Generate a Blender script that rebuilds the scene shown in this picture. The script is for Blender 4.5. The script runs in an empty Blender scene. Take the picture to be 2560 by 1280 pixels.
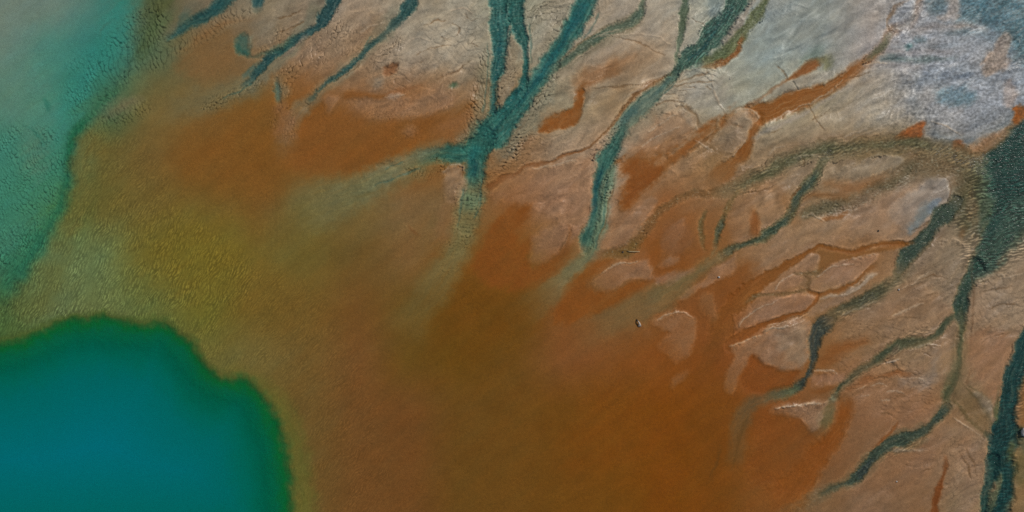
import bpy, bmesh, math, random
import numpy as np

# ---------------------------------------------------------------- scene setup
scene = bpy.context.scene
col = scene.collection
PX = 0.02                      # one unit of the survey grid = 2 cm of ground
def wx(x): return (x - 1280.0) * PX
def wy(y): return (640.0 - y) * PX

# survey grid: dense over the flats, stretching out to the horizon
def axis(lo, hi, step):
    core = np.arange(lo, hi + 0.1, step)
    ext, d, p = [], step * 2, 0.0
    while p < 90000:
        p += d; d *= 1.35; ext.append(p)
    ext = np.array(ext)
    return np.concatenate([(lo - ext)[::-1], core, hi + ext]).astype(np.float32)
XS = axis(-300, 2860, 1.6)
YS = axis(-300, 1580, 1.6)
W, H = len(XS), len(YS)
X, Y = np.meshgrid(XS, YS)

# ---------------------------------------------------------------- noise
def perlin(x, y, seed=0):
    xi = np.floor(x).astype(np.int64); yi = np.floor(y).astype(np.int64)
    xf = (x - xi).astype(np.float32); yf = (y - yi).astype(np.float32)
    def g(ix, iy, fx, fy):
        h = (ix * 374761393 + iy * 668265263 + seed * 1442695041) & 0xFFFFFFFF
        h = ((h ^ (h >> 13)) * 1274126177) & 0xFFFFFFFF
        h = (h ^ (h >> 16)) & 0xFFFF
        a = h.astype(np.float32) * np.float32(2 * math.pi / 65536)
        return np.cos(a) * fx + np.sin(a) * fy
    u = xf * xf * xf * (xf * (xf * 6 - 15) + 10); v = yf * yf * yf * (yf * (yf * 6 - 15) + 10)
    n00 = g(xi, yi, xf, yf); n10 = g(xi + 1, yi, xf - 1, yf)
    n01 = g(xi, yi + 1, xf, yf - 1); n11 = g(xi + 1, yi + 1, xf - 1, yf - 1)
    a = n00 + u * (n10 - n00); b = n01 + u * (n11 - n01)
    return (a + v * (b - a)) * 1.5
def fbm(x, y, octs, seed=0):
    o = 0; a = 1.0; t = 0
    for i in range(octs):
        o = o + a * perlin(x * 2 ** i, y * 2 ** i, seed + i * 7); t += a; a *= 0.55
    return o / t
def sstep(a, b, x):
    t = np.clip((x - a) / (b - a), 0, 1); return t * t * (3 - 2 * t)

warpx = 5 * perlin(X / 70, Y / 70, 1) + 3 * perlin(X / 24, Y / 24, 2) + 1.6 * perlin(X / 9, Y / 9, 3)
warpy = 5 * perlin(X / 70, Y / 70, 11) + 3 * perlin(X / 24, Y / 24, 12) + 1.6 * perlin(X / 9, Y / 9, 13)
XW = X + warpx; YW = Y + warpy

FLOW = math.radians(-38)
UF = X * math.cos(FLOW) + Y * math.sin(FLOW); VF = -X * math.sin(FLOW) + Y * math.cos(FLOW)
FEATHER = fbm(UF / 75, VF / 17, 4, 21)
CRUMB = fbm(X / 15, Y / 15, 3, 25)
GRIT = perlin(X / 4.5, Y / 4.5, 29)

# ---------------------------------------------------------------- base colours of the mud, one value every 128 units
#BASE_BEGIN
BASE = """
104,125,112 98,124,111 70,116,104 84,88,60 116,102,80 123,114,92 127,116,97 145,130,109 142,133,112 147,141,122 137,139,117 147,140,119 148,138,119 155,148,130 141,147,134 137,143,136 129,137,130 141,136,127 141,142,138 86,114,120 45,82,88
94,125,111 70,125,110 45,118,108 80,98,72 112,92,60 118,98,70 131,110,86 139,120,96 146,136,117 150,141,121 137,134,114 140,129,109 148,133,111 157,145,124 143,147,131 132,144,138 131,138,131 145,139,132 145,146,148 130,137,142 92,106,114
79,124,106 58,128,108 60,100,72 108,94,54 112,92,54 118,88,46 128,82,38 130,95,62 130,90,54 129,99,66 127,99,66 136,126,101 138,118,89 155,138,113 144,143,124 142,141,121 146,134,105 159,147,120 156,150,137 140,142,144 112,119,124
66,126,108 48,120,100 100,92,48 110,88,46 117,82,38 118,78,32 122,78,34 124,76,28 126,76,28 126,84,44 129,97,63 146,125,100 148,125,101 146,120,91 128,101,67 133,114,88 137,122,99 118,98,68 108,94,68 104,92,70 60,75,60
54,120,94 66,108,60 99,93,46 106,90,44 110,87,40 114,82,38 110,92,48 110,94,54 116,92,58 118,94,58 132,86,46 144,110,82 142,110,80 130,86,48 130,98,65 141,112,81 131,107,77 141,112,86 139,122,106 90,86,64 50,68,58
60,102,76 97,115,74 99,114,70 105,103,43 107,102,37 108,90,38 104,90,42 102,80,40 117,88,50 108,84,41 112,76,30 118,88,50 130,90,54 128,78,38 126,88,49 136,108,79 138,110,79 130,96,62 134,112,88 116,102,80 134,118,94
70,98,56 96,110,70 96,108,64 93,104,55 102,98,39 108,88,38 108,84,38 109,76,36 99,76,33 99,72,26 98,71,27 118,76,37 114,84,48 122,76,37 121,74,36 130,96,66 126,95,61 126,101,73 133,111,85 134,112,88 140,122,98
60,90,46 70,92,48 80,92,46 86,92,44 100,98,50 106,94,50 108,85,43 111,76,39 99,72,27 103,71,23 103,71,27 118,75,38 119,76,39 124,74,34 121,69,29 130,82,46 126,87,49 129,101,71 133,109,81 131,105,76 132,104,76
60,90,46 60,90,46 60,90,46 70,90,44 84,90,40 100,84,38 104,82,42 107,73,37 106,70,34 100,70,28 103,70,26 105,68,22 108,68,20 114,65,15 110,65,20 122,70,29 117,81,49 125,91,62 127,95,66 126,102,73 126,96,66
60,90,46 60,90,46 60,90,46 70,90,44 84,90,40 96,86,38 104,82,42 107,73,37 106,70,34 100,70,28 103,70,26 105,68,22 108,68,20 114,65,15 110,65,20 120,73,31 117,79,46 123,91,62 127,97,70 132,110,85 122,100,68
60,90,46 60,90,46 60,90,46 70,90,44 84,90,40 96,88,42 104,82,42 107,73,37 106,70,34 100,70,28 103,70,26 105,68,22 108,68,20 114,65,15 110,65,20 118,77,37 115,88,59 123,96,71 122,92,63 126,110,84 116,100,68
"""
#BASE_END
B = np.array([[tuple(map(float, c.split(','))) for c in r.split()] for r in BASE.strip().splitlines()], np.float32)
gx = np.clip(XW / 128.0, 0, 19.999); gy = np.clip(YW / 128.0, 0, 9.999)
ix = gx.astype(int); iy = gy.astype(int)
fx = (gx - ix)[..., None]; fy = (gy - iy)[..., None]
fx = 0.5 * fx + 0.5 * fx * fx * (3 - 2 * fx); fy = 0.5 * fy + 0.5 * fy * fy * (3 - 2 * fy)
bed = (B[iy, ix] * (1 - fx) + B[iy, ix + 1] * fx) * (1 - fy) + (B[iy + 1, ix] * (1 - fx) + B[iy + 1, ix + 1] * fx) * fy
bed = bed.astype(np.float32)

Z = np.zeros((H, W), np.float32)         # terrain height, metres
SPECK = np.zeros((H, W), np.float32)     # density of pale specks: painted sun glints, some salt
WET = np.zeros((H, W), np.float32)
TAG = np.zeros((H, W), np.int32)         # which water body may stand here
RIP = {}

# ---------------------------------------------------------------- shape tools
def catmull(p, closed, n):
    p = [tuple(map(float, q)) for q in p]; m = len(p); out = []
    rng = range(m) if closed else range(m - 1)
    for i in rng:
        if closed: a, b, c, d = p[i - 1], p[i], p[(i + 1) % m], p[(i + 2) % m]
        else: a, b, c, d = p[max(i - 1, 0)], p[i], p[i + 1], p[min(i + 2, m - 1)]
        for k in range(n):
            t = k / n
            out.append(tuple(0.5 * (2 * b[j] + (c[j] - a[j]) * t + (2 * a[j] - 5 * b[j] + 4 * c[j] - d[j]) * t * t
                                    + (3 * b[j] - a[j] - 3 * c[j] + d[j]) * t ** 3) for j in range(len(b))))
    if not closed: out.append(p[-1])
    return out
def box(x0, x1, y0, y1):
    return (slice(max(np.searchsorted(YS, y0) - 1, 0), min(np.searchsorted(YS, y1) + 1, H)),
            slice(max(np.searchsorted(XS, x0) - 1, 0), min(np.searchsorted(XS, x1) + 1, W)))
def stroke_sd(pts, pad, n=5):
    q = [(a + (1.0,))[:4] if len(a) == 3 else a for a in [tuple(p) for p in pts]]
    q = catmull(q, False, n)
    xs = [a[0] for a in q]; ys = [a[1] for a in q]; mw = max(a[2] for a in q) / 2 + pad + 14
    sl = box(min(xs) - mw, max(xs) + mw, min(ys) - mw, max(ys) + mw)
    xx, yy = XW[sl], YW[sl]
    sd = np.full(xx.shape, 1e6, np.float32)
    al, lat, run, wid = (np.zeros(xx.shape, np.float32) for _ in range(4))
    y0s = sl[0].start; x0s = sl[1].start; s0 = 0.0
    for (a, b) in zip(q[:-1], q[1:]):
        s2 = box(min(a[0], b[0]) - mw, max(a[0], b[0]) + mw, min(a[1], b[1]) - mw, max(a[1], b[1]) + mw)
        ss = (slice(max(s2[0].start - y0s, 0), s2[0].stop - y0s), slice(max(s2[1].start - x0s, 0), s2[1].stop - x0s))
        px, py = xx[ss], yy[ss]
        dx, dy = b[0] - a[0], b[1] - a[1]; L = dx * dx + dy * dy + 1e-6; ln = math.sqrt(L)
        t = np.clip(((px - a[0]) * dx + (py - a[1]) * dy) / L, 0, 1)
        r = np.hypot(px - a[0] - t * dx, py - a[1] - t * dy)
        wd = a[2] + t * (b[2] - a[2]); d = r - wd / 2
        m = d < sd[ss]
        sd[ss] = np.where(m, d, sd[ss]); al[ss] = np.where(m, a[3] + t * (b[3] - a[3]), al[ss])
        lat[ss] = np.where(m, r * np.sign(dx * (py - a[1]) - dy * (px - a[0])), lat[ss])
        run[ss] = np.where(m, s0 + t * ln, run[ss]); wid[ss] = np.where(m, wd, wid[ss])
        s0 += ln
    return sl, sd, np.clip(al, 0, 1), lat, run, wid, s0
def poly_sd(pts, pad, n=4):
    q = catmull(pts, True, n)
    xs = [a[0] for a in q]; ys = [a[1] for a in q]; mw = pad + 14
    sl = box(min(xs) - mw, max(xs) + mw, min(ys) - mw, max(ys) + mw)
    xx, yy = XW[sl], YW[sl]
    sd = np.full(xx.shape, 1e6, np.float32); ins = np.zeros(xx.shape, bool)
    for (a, b) in zip(q, q[1:] + q[:1]):
        dx, dy = b[0] - a[0], b[1] - a[1]; L = dx * dx + dy * dy + 1e-6
        t = np.clip(((xx - a[0]) * dx + (yy - a[1]) * dy) / L, 0, 1)
        sd = np.minimum(sd, np.hypot(xx - a[0] - t * dx, yy - a[1] - t * dy))
        c = (a[1] > yy) != (b[1] > yy)
        if abs(dy) > 1e-6: ins ^= c & (xx < dx * (yy - a[1]) / dy + a[0])
    return sl, np.where(ins, -sd, sd)
def apply(sl, a, c, dz, speck, tag, wet):
    if c is not None:
        bed[sl] += (np.array(c, np.float32) - bed[sl]) * a[..., None]
    if dz: Z[sl] += dz * a
    if speck: SPECK[sl] = np.maximum(SPECK[sl], speck * a)
    if wet: WET[sl] = np.maximum(WET[sl], wet * a)
    if tag: TAG[sl] = np.where(a > 0.05, tag, TAG[sl])
def P(c, op, soft, pts, dz=0, speck=0, tag=0, wet=0, ragged=1.0):
    sl, sd = poly_sd(pts, soft)
    A = min(2.5 + 0.75 * soft, 20) * ragged
    sd = sd + A * (0.9 * FEATHER[sl] + 0.45 * CRUMB[sl]) + 1.5 * GRIT[sl]
    al = sstep(soft, -soft, sd)
    if 0.009 < dz < .06:       # lobes thin out downstream
        uu = UF[sl]; lo = min(p[0] * math.cos(FLOW) + p[1] * math.sin(FLOW) for p in pts); hi = max(p[0] * math.cos(FLOW) + p[1] * math.sin(FLOW) for p in pts)
        al = al * (0.45 + 0.55 * sstep(0.0, 0.55, (uu - lo) / (hi - lo) + 0.25 * FEATHER[sl]))
    cover = op * al * (1 - 0.22 * ragged * np.clip(0.5 + FEATHER[sl] + 0.6 * CRUMB[sl], 0, 1))
    apply(sl, cover, c, 0, speck, tag, wet)
    if dz: Z[sl] += dz * (1.5 if abs(dz) < .06 else 1.0) * al
    if 0.009 < dz < .06:       # rim painted lighter as a highlight, darker band just below it
        k = op * np.clip(0.35 + 1.1 * CRUMB[sl] + 1.2 * FEATHER[sl], 0, 1.2)
        bed[sl] *= (1 + k * (0.14 * np.exp(-((sd + 2.0) / 3.2) ** 2) - 0.06 * np.exp(-((sd - 4.0) / 3.5) ** 2)))[..., None]
SID = [0]
def S(c, op, soft, pts, dz=0, speck=0, tag=0, wet=0):
    pts = [tuple(p) for p in pts]
    for e in (0, -1):
        p, q = pts[e], pts[1 if e == 0 else -2]
        if (p[1] < -5 or p[1] > 1285) and len(pts) > 1:
            t = 1.0
            y1 = -380 if p[1] < 0 else 1660
            k = (y1 - p[1]) / ((p[1] - q[1]) or 1e-3)
            if 0 < k < 12:
                n = (p[0] + (p[0] - q[0]) * k + 20 * math.sin(p[0]), y1) + tuple(p[2:])
                pts = [n] + pts if e == 0 else pts + [n]
    sl, sd, al, lat, run, wid, length = stroke_sd(pts, soft)
    SID[0] += 1; k = SID[0]
    w2 = np.clip(wid, 3, 60)
    sd = sd + (0.16 * w2 + 0.8) * (1.1 * perlin(run / 38, lat * 0 + k * 3.7, 31) + 0.9 * CRUMB[sl]) + (2.6 if tag else 1.4) * GRIT[sl]
    strand = perlin(lat / 4.2 + 0.8 * perlin(run / 50, lat / 30, 33), run / 60 + k * 5.3, 35) + 0.5 * perlin(lat / 9, run / 110 + k, 37)
    endw = np.clip(0.7 * wid, 4, 40)
    ends = sstep(-0.2, 1, (run + np.minimum(0, 0)) / endw) * sstep(-0.2, 1, (length - run) / endw)
    edge = sstep(soft, -soft, sd)
    a = op * al * edge * (0.35 + 0.65 * ends) * np.clip(1 - 0.2 * np.clip(strand + 0.25, 0, 1), 0, 1)
    apply(sl, a, c, 0, speck, tag, wet)
    if c is not None: bed[sl] *= (1 + (0.17 if tag else 0.06) * a * strand)[..., None]
    if -.06 < dz < -.012 and not tag:
        bed[sl] *= (1 + 0.14 * op * al * ends * (0.7 + CRUMB[sl]) * np.exp(-((sd - 4.5) / 3.0) ** 2))[..., None]
    if dz: Z[sl] += dz * (1.6 if abs(dz) < .05 else 1.0) * op * al * edge * (1 - 0.12 * strand)
def CREST(pts, w=3.6, op=.62, c=(166, 150, 126), dz=.018):     # raised crest, its highlight painted pale
    S(c, op, 2.2, [(p[0], p[1], w * (.5 if i in (0, len(pts) - 1) else 1)) for i, p in enumerate(pts)], dz=dz)
def RILL(pts, w=3.0, op=.55, c=(96, 72, 46), dz=-.018):       # thin dark rill or crack
    S(c, op, 1.8, [(p[0], p[1], w * (.5 if i in (0, len(pts) - 1) else 1)) for i, p in enumerate(pts)], dz=dz)
def E(pts, h, fall=14, c=None, op=0.5):      # a small scarp: ground steps up on the right of the line as it is walked (survey y runs down)
    sl, sd, al, lat, run, wid, length = stroke_sd([(p[0], p[1], 0.5) if len(p) == 2 else p for p in pts], fall * 3)
    s = lat + 1.2 * GRIT[sl] + 2 * CRUMB[sl]
    al = al * sstep(0, 14, run) * sstep(0, 14, length - run)
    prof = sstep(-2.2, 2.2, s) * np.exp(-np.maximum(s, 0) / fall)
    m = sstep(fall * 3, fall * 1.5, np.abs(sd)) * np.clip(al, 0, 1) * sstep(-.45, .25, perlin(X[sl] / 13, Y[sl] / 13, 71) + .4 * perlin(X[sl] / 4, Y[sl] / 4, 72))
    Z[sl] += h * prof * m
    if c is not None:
        apply(sl, 1.15 * op * m * np.exp(-((s - 1.0) / 2.0) ** 2), c, 0, 0, 0, 0)  # pale lip colour painted in for sun and salt on the step
def R(pts, lam, ang, amp, op=1.0, soft=22, dark=0.25, kind='tongue', jag=1.0, stroke=False, seed=0):
    if stroke:
        sl, sd, al = stroke_sd(pts, soft)[:3]; m = op * al * sstep(soft, -soft, sd)
    else:
        sl, sd = poly_sd(pts, soft); m = op * sstep(soft, -soft, sd)
    x, y = X[sl] + 0.6 * warpx[sl], Y[sl] + 0.6 * warpy[sl]
    an = math.radians(ang)
    u = x * math.cos(an) + y * math.sin(an); v = -x * math.sin(an) + y * math.cos(an)
    big = 1.6 if kind == 'tongue' else 1.1
    u = u + lam * big * perlin(x / (lam * 7), y / (lam * 7), 91 + seed) + 0.25 * lam * jag * perlin(x / (lam * 1.4), y / (lam * 1.4), 93 + seed)
    v = v + lam * big * perlin(x / (lam * 8), y / (lam * 8), 92 + seed)
    asp = 1.6 if kind == 'tongue' else 2.3
    cu = u / lam; cv = v / (lam * asp)
    iu = np.floor(cu).astype(np.int64); F1 = np.full(u.shape, 9., np.float32); F2 = F1.copy(); lu = np.zeros(u.shape, np.float32); hh = lu.copy()
    for du in (-1, 0, 1):
        row = iu + du; cvs = cv + 0.5 * (row & 1); iv = np.floor(cvs).astype(np.int64)
        for dv in (-1, 0, 1):
            cx_ = iv + dv
            h = (row * 73856093 ^ cx_ * 19349663 ^ (seed * 83492791)) & 0xFFFFFFFF
            h = ((h ^ (h >> 15)) * 2246822519) & 0xFFFFFFFF; h ^= h >> 13
            j1 = (h & 1023) / 1023. - .5; j2 = ((h >> 10) & 1023) / 1023. - .5; j3 = ((h >> 20) & 1023) / 1023.
            ou = cu - (row + .5 + .62 * j1); ov = cvs - (cx_ + .5 + .7 * j2)
            d = np.hypot(ou, ov * (1.0 if kind == 'tongue' else 1.0)).astype(np.float32)
            nearer = d < F1
            F2 = np.where(nearer, F1, np.minimum(F2, d)); lu = np.where(nearer, ou, lu); hh = np.where(nearer, j3, hh)
            F1 = np.where(nearer, d, F1)
    patch = np.clip(0.85 + 0.9 * perlin(x / (lam * 6), y / (lam * 6), 96 + seed), 0.15, 1.35)
    m = m * patch
    if kind == 'tongue':
        lee = sstep(-.05, .3, lu)
        gap = 1 - (1 - sstep(0.02, 0.42, F2 - F1)) * lee * sstep(.0, .35, hh)
        h = gap * (0.66 + 0.26 * hh + 0.42 * np.clip(lu, -.5, .5))
        t = (1 - sstep(0.0, 0.22, F2 - F1)) * lee * sstep(.1, .45, hh)
        Z[sl] += 1.9 * amp * m * (h - 0.6)
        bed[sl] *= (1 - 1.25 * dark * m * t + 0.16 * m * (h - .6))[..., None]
    else:
        h = np.exp(-(lu / 0.26) ** 2) * sstep(.7, .25, F1) * (0.55 + 0.45 * hh)
        Z[sl] += amp * m * h
        bed[sl] *= (1 + 0.8 * dark * m * (h - 0.30))[..., None]  # dash tops painted paler, standing in for caustics and glints

#SHAPES_BEGIN
LAGOON, POOL, STREAM, CREEK = 1, 2, 3, 4
# ================================================================ broad stains on the flats
ORANGE = (120, 78, 36)
P(ORANGE, .88, 26, [(760,255),(800,238),(850,268),(900,296),(975,300),(1080,288),(1150,268),(1185,262),(1165,290),(1130,325),(1060,352),(1000,395),(930,432),(830,440),(740,420),(705,360),(715,300)], dz=-.01)
P((117,79,34), .7, 50, [(520,290),(580,250),(625,232),(665,245),(685,280),(693,335),(705,400),(690,470),(600,520),(500,500),(440,440),(440,360)], dz=-.01)
P((119,90,54), .7, 26, [(470,115),(540,72),(585,80),(596,120),(600,165),(560,195),(490,190),(440,160)])
P((106,94,44), .5, 60, [(330,560),(480,480),(620,520),(640,640),(540,740),(430,760),(330,680)])
P((112,98,36), .6, 60, [(380,600),(450,540),(560,570),(620,640),(560,720),(470,740),(400,690)])
P((120,67,18), .45, 60, [(1450,1000),(1560,870),(1680,850),(1780,900),(1770,1000),(1700,1120),(1560,1180),(1420,1160)])
P((126,72,24), .55, 50, [(1150,560),(1230,650),(1330,720),(1340,800),(1240,850),(1120,800),(1080,700)])
P((108,70,20), .5, 60, [(1080,700),(1250,700),(1330,790),(1250,880),(1100,860)])
P((92,62,18), .42, 55, [(1080,720),(1270,730),(1330,820),(1240,920),(1100,910)])
P((120,72,32), .4, 40, [(1620,560),(1780,520),(1840,580),(1800,690),(1660,680)])

# ================================================================ lagoon, upper left
P(None, 1, 26, [(395,-140),(385,10),(330,130),(270,255),(205,308),(180,345),(172,410),(165,490),(140,545),(95,610),(55,680),(15,745),(-30,775),(-400,780),(-400,-140)], dz=-.16, tag=LAGOON)
P((112,122,110), .35, 70, [(-300,-200),(240,-200),(170,10),(90,80),(20,120),(-300,120)])
P((48,122,108), .85, 38, [(345,-40),(330,20),(300,110),(240,190),(195,290),(165,340),(130,330),(120,250),(180,170),(250,90),(280,-40)])
P((92,122,104), .5, 50, [(0,190),(120,180),(150,300),(100,360),(0,330)])
P((58,118,97), .75, 50, [(-200,330),(60,320),(150,370),(150,480),(110,560),(40,640),(-200,700)])
P((86,116,94), .6, 34, [(60,330),(110,345),(120,400),(90,440),(50,400)])
S((30,98,72), .7, 17, [(300,225,14,.3),(255,265,16,.8),(208,306,22),(184,335,22),(172,372,22),(166,430,20),(160,490,22),(135,548,26,.9),(95,606,34,.8),(50,680,40,.7),(5,745,50,.6)])
S((40,104,78), .6, 24, [(120,560,60),(60,640,70),(10,700,80)])
S((28,92,56), .4, 9, [(215,300,16),(183,330,18),(173,372,14),(166,420,10)])
S((60,92,76), .35, 3, [(285,45,3,.3),(262,57,4),(250,72,4),(247,98,3,.3)], dz=-.02)
S((35,95,80), .6, 5, [(104,246,5),(113,262,8),(116,280,4)])
S((35,95,80), .4, 4, [(50,310,4,.4),(85,330,6),(112,362,4,.4)])
P((72,88,56), .75, 26, [(370,-40),(430,-40),(425,30),(400,85),(370,130),(345,150),(345,90),(365,30)])
P((90,88,52), .4, 16, [(385,0),(425,0),(415,25),(390,25)])
P((108,106,80), .5, 20, [(215,300),(270,255),(330,240),(350,262),(300,290),(240,310)], dz=.01)
S((126,100,72), .3, 14, [(270,285,8,.5),(310,262,20),(345,245,14,.5)])
S((108,96,48), .6, 20, [(250,320,50),(200,400,50),(200,500,60),(150,600,60)])
S((90,96,52), .6, 24, [(150,640,60),(90,740,90),(30,800,90)])

# ================================================================ upper left streams
S((100,106,84), .6, 22, [(660,218,34),(605,220,56),(540,246,60,.8),(470,262,60,.5),(400,275,60,.25)])
S((98,96,78), .7, 12, [(520,0,50),(470,40,40),(430,80,30,.7),(410,105,24,.3)])
S((34,72,70), .9, 9, [(585,-60,44),(560,0,44),(520,32,26),(480,58,20),(445,84,16),(415,102,14,.3)], dz=-.09, tag=STREAM, speck=.1)
S((30,72,72), .6, 6, [(565,0,20),(520,24,14),(480,46,10,.4)])
S((50,84,76), .5, 8, [(470,30,16),(455,60,18),(450,84,10,.3)])
S((34,76,78), .9, 6, [(648,-60,22),(645,0,20),(643,22,16,.6)], dz=-.08, tag=STREAM)
S((128,88,50), .35, 12, [(480,104,18,.5),(540,66,10),(600,48,8),(660,52,8,.4)])
# little basin beside the first stream
P((62,92,80), .92, 9, [(590,95),(602,85),(618,88),(624,104),(626,120),(618,134),(602,134),(590,122),(586,108)], dz=-.06, tag=STREAM)
P((104,110,90), .8, 8, [(622,90),(634,92),(636,112),(628,122),(622,108)])
S((38,80,70), .8, 5, [(592,112,14),(600,124,16),(612,130,14),(624,138,8)])
S((46,86,78), .7, 5, [(601,94,9),(606,96,9)])
S((72,82,64), .75, 4, [(608,134,10),(622,141,8),(640,143,7),(660,136,7),(682,130,8),(700,124,8)], dz=-.02)
S((58,84,76), .5, 4, [(655,150,6,.4),(640,158,7),(622,176,7),(606,198,7,.4)])
P((122,112,92), .6, 14, [(630,60),(665,50),(690,70),(680,110),(640,120)])
# second stream
S((104,106,88), .7, 10, [(800,0,36),(770,60,34),(720,125,34),(660,178,44),(600,222,40,.4)])
S((30,66,68), .95, 5, [(850,-60,34),(832,0,33),(818,30,30),(798,62,26),(776,78,22),(745,98,14),(700,128,14),(668,152,18),(642,182,18),(624,202,10,.7),(600,215,10,.3)], dz=-.09, tag=STREAM, speck=.4)
S((62,100,86), .55, 5, [(745,88,8,.6),(715,108,14),(690,124,14),(662,140,8,.4)])
S((58,90,84), .55, 6, [(668,160,14),(645,170,22),(620,182,16),(600,190,12,.4)])
S((128,116,100), .8, 4, [(768,86,8,.7),(752,102,8),(728,120,7),(706,140,8,.5)], dz=.03)
S((46,84,80), .9, 6, [(691,200,10,.7),(694,222,15),(696,242,15),(697,258,11,.7)], dz=-.07, tag=STREAM)
S((112,112,92), .6, 12, [(690,190,20,.6),(706,225,26),(706,260,18,.5)])
# third stream
S((112,112,92), .6, 11, [(1000,20,50),(950,86,44),(905,135,34),(840,195,30),(790,238,34),(755,268,40),(735,305,44,.6),(722,350,44,.3)])
S((30,66,66), .95, 5, [(1045,-60,36),(1026,0,34),(1012,28,30),(998,48,20,.9),(975,72,15,.75),(950,95,12,.75),(932,108,17,1),(915,124,19,1),(895,144,14),(868,168,9),(820,206,8,.9),(795,228,9,.7),(770,252,10,.35)], dz=-.07, tag=STREAM, speck=.4)
S((118,110,88), .5, 10, [(1000,62,8,.4),(970,84,8),(945,104,6,.4)], dz=.01)
S((128,98,66), .4, 14, [(960,40,30),(900,100,40),(860,140,40),(810,175,30,.5)])
P((118,80,52), .85, 6, [(960,175),(972,163),(988,155),(996,160),(992,178),(976,186),(964,186)], dz=-.05)
S((132,128,114), .6, 9, [(930,205,22),(950,202,26),(962,190,16)])
S((138,128,112), .6, 8, [(1080,172,18),(1096,160,14)])
S((128,122,104), .55, 10, [(1135,210,16,.6),(1165,188,22),(1195,168,18,.5)])
S((62,92,68), .8, 4, [(1122,216,6,.5),(1134,213,10),(1146,211,6,.5)], dz=-.03)
P((140,110,82), .8, 14, [(880,250),(960,244),(1040,240),(1100,222),(1140,240),(1120,270),(1040,296),(960,300),(900,280)], dz=.015)
S((122,76,34), .75, 9, [(855,245,16),(900,236,16),(960,240,10),(1010,228,7,.4)])
S((124,82,50), .5, 6, [(960,238,6),(1000,226,8),(1060,212,6,.5)])
S((144,124,104), .7, 6, [(968,240,10),(985,242,16),(1002,238,8)], dz=.01)
P((140,106,76), .75, 9, [(806,246),(822,238),(848,246),(850,256),(836,270),(820,286),(810,270)], dz=.015)
S((134,100,70), .6, 10, [(1000,335,18,.6),(1030,330,26),(1044,338,14,.5)], dz=.012)
S((132,94,60), .6, 16, [(1090,325,20),(1150,300,24),(1190,280,16)])
P((132,96,66), .6, 18, [(690,262),(720,268),(740,300),(735,340),(705,350),(685,320)])
S((120,102,74), .45, 26, [(720,330,40),(700,400,30,.5)])

# ================================================================ the main braided stream
S((120,122,104), .7, 16, [(1420,40,40,.5),(1380,120,50,.7),(1355,210,70),(1310,280,90),(1265,340,90),(1225,400,60,.6)], speck=.35)
S((112,110,86), .6, 14, [(1222,120,40,.6),(1215,220,40),(1205,290,40),(1180,340,50),(1130,370,50)], speck=.35)
S((128,116,94), .8, 6, [(1268,60,8,.7),(1276,110,26),(1270,170,40),(1256,240,30),(1245,280,16,.5)], dz=.01, speck=.4)
S((36,84,80), .97, 6, [(1243,-70,40),(1246,0,38),(1249,60,42),(1250,120,38),(1246,160,26),(1240,200,15),(1233,250,12),(1228,290,12,.8)], dz=-.1, tag=STREAM, speck=.5)
S((36,84,78), .97, 6, [(1296,-70,36),(1292,0,40),(1290,40,44),(1297,75,36),(1306,105,22),(1313,140,14),(1315,180,14),(1306,215,20),(1285,245,26),(1262,275,30),(1240,300,30)], dz=-.1, tag=STREAM, speck=.45)
S((40,86,80), .9, 8, [(1268,-70,40),(1268,0,40),(1266,40,26)], dz=-.05, tag=STREAM, speck=.4)
S((40,92,84), .97, 9, [(1488,-70,46),(1466,0,46),(1444,50,40),(1412,100,38),(1378,152,40),(1348,195,42),(1312,240,54),(1270,290,66),(1228,335,74),(1195,368,78)], dz=-.12, tag=STREAM, speck=.12)
S((24,78,80), .8, 7, [(1466,0,24),(1440,50,20),(1405,105,16),(1378,150,22),(1345,196,16),(1320,228,12,.6),(1290,262,12,.3)])
S((26,78,76), .7, 7, [(1312,150,10),(1316,190,10),(1302,222,12),(1282,248,12),(1258,276,12,.5)])
S((74,112,98), .5, 6, [(1380,130,8,.4),(1340,180,10),(1310,225,10),(1275,265,12,.4)])
S((36,88,78), .95, 12, [(1210,350,60),(1165,378,44),(1120,386,40),(1070,392,34,.8),(1030,402,30,.5)], dz=-.09, tag=STREAM, speck=.12)
S((112,116,90), .75, 16, [(1120,362,20,.6),(1060,380,30),(1000,410,40),(950,440,44),(900,462,60,.8)])
S((102,106,74), .75, 26, [(1110,408,24,.6),(1050,418,40),(980,445,56,.9),(900,475,80,1),(830,500,100,.85),(760,520,110,.55),(700,540,100,.15)])
S((104,96,50), .4, 40, [(800,520,90),(720,590,110),(760,640,80)])
S((34,86,77), .95, 12, [(1205,340,60),(1195,390,52),(1188,425,46),(1184,455,36,.8),(1180,480,30,.4)], dz=-.1, tag=STREAM, speck=.12)
S((24,80,82), .6, 12, [(1190,380,24),(1180,420,20),(1182,450,16,.5)])
S((88,114,88), .85, 12, [(1186,462,60,.8),(1176,500,64),(1165,545,58)], dz=-.05, tag=STREAM)
S((108,106,70), .8, 22, [(1166,540,60),(1150,600,62,1),(1125,660,64,.85),(1090,715,70,.6),(1050,775,80,.38),(1000,850,90,.12)])
P((134,112,88), .85, 11, [(1110,432),(1128,414),(1146,408),(1158,420),(1162,450),(1158,490),(1138,510),(1112,500),(1105,465)], dz=.02)
S((126,92,60), .5, 14, [(1126,500,40),(1112,560,40),(1090,620,40,.5)])
S((104,66,34), .5, 5, [(1018,556,3,.4),(1032,578,8),(1048,594,6,.6)])
S((96,78,40), .4, 4, [(778,580,3,.4),(815,560,6),(850,556,5,.4)])
S((96,84,46), .45, 4, [(880,498,4,.4),(920,484,6),(965,476,4,.4)])
S((100,82,40), .35, 3, [(690,500,4,.4),(692,560,6),(690,610,4,.3)])
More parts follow.
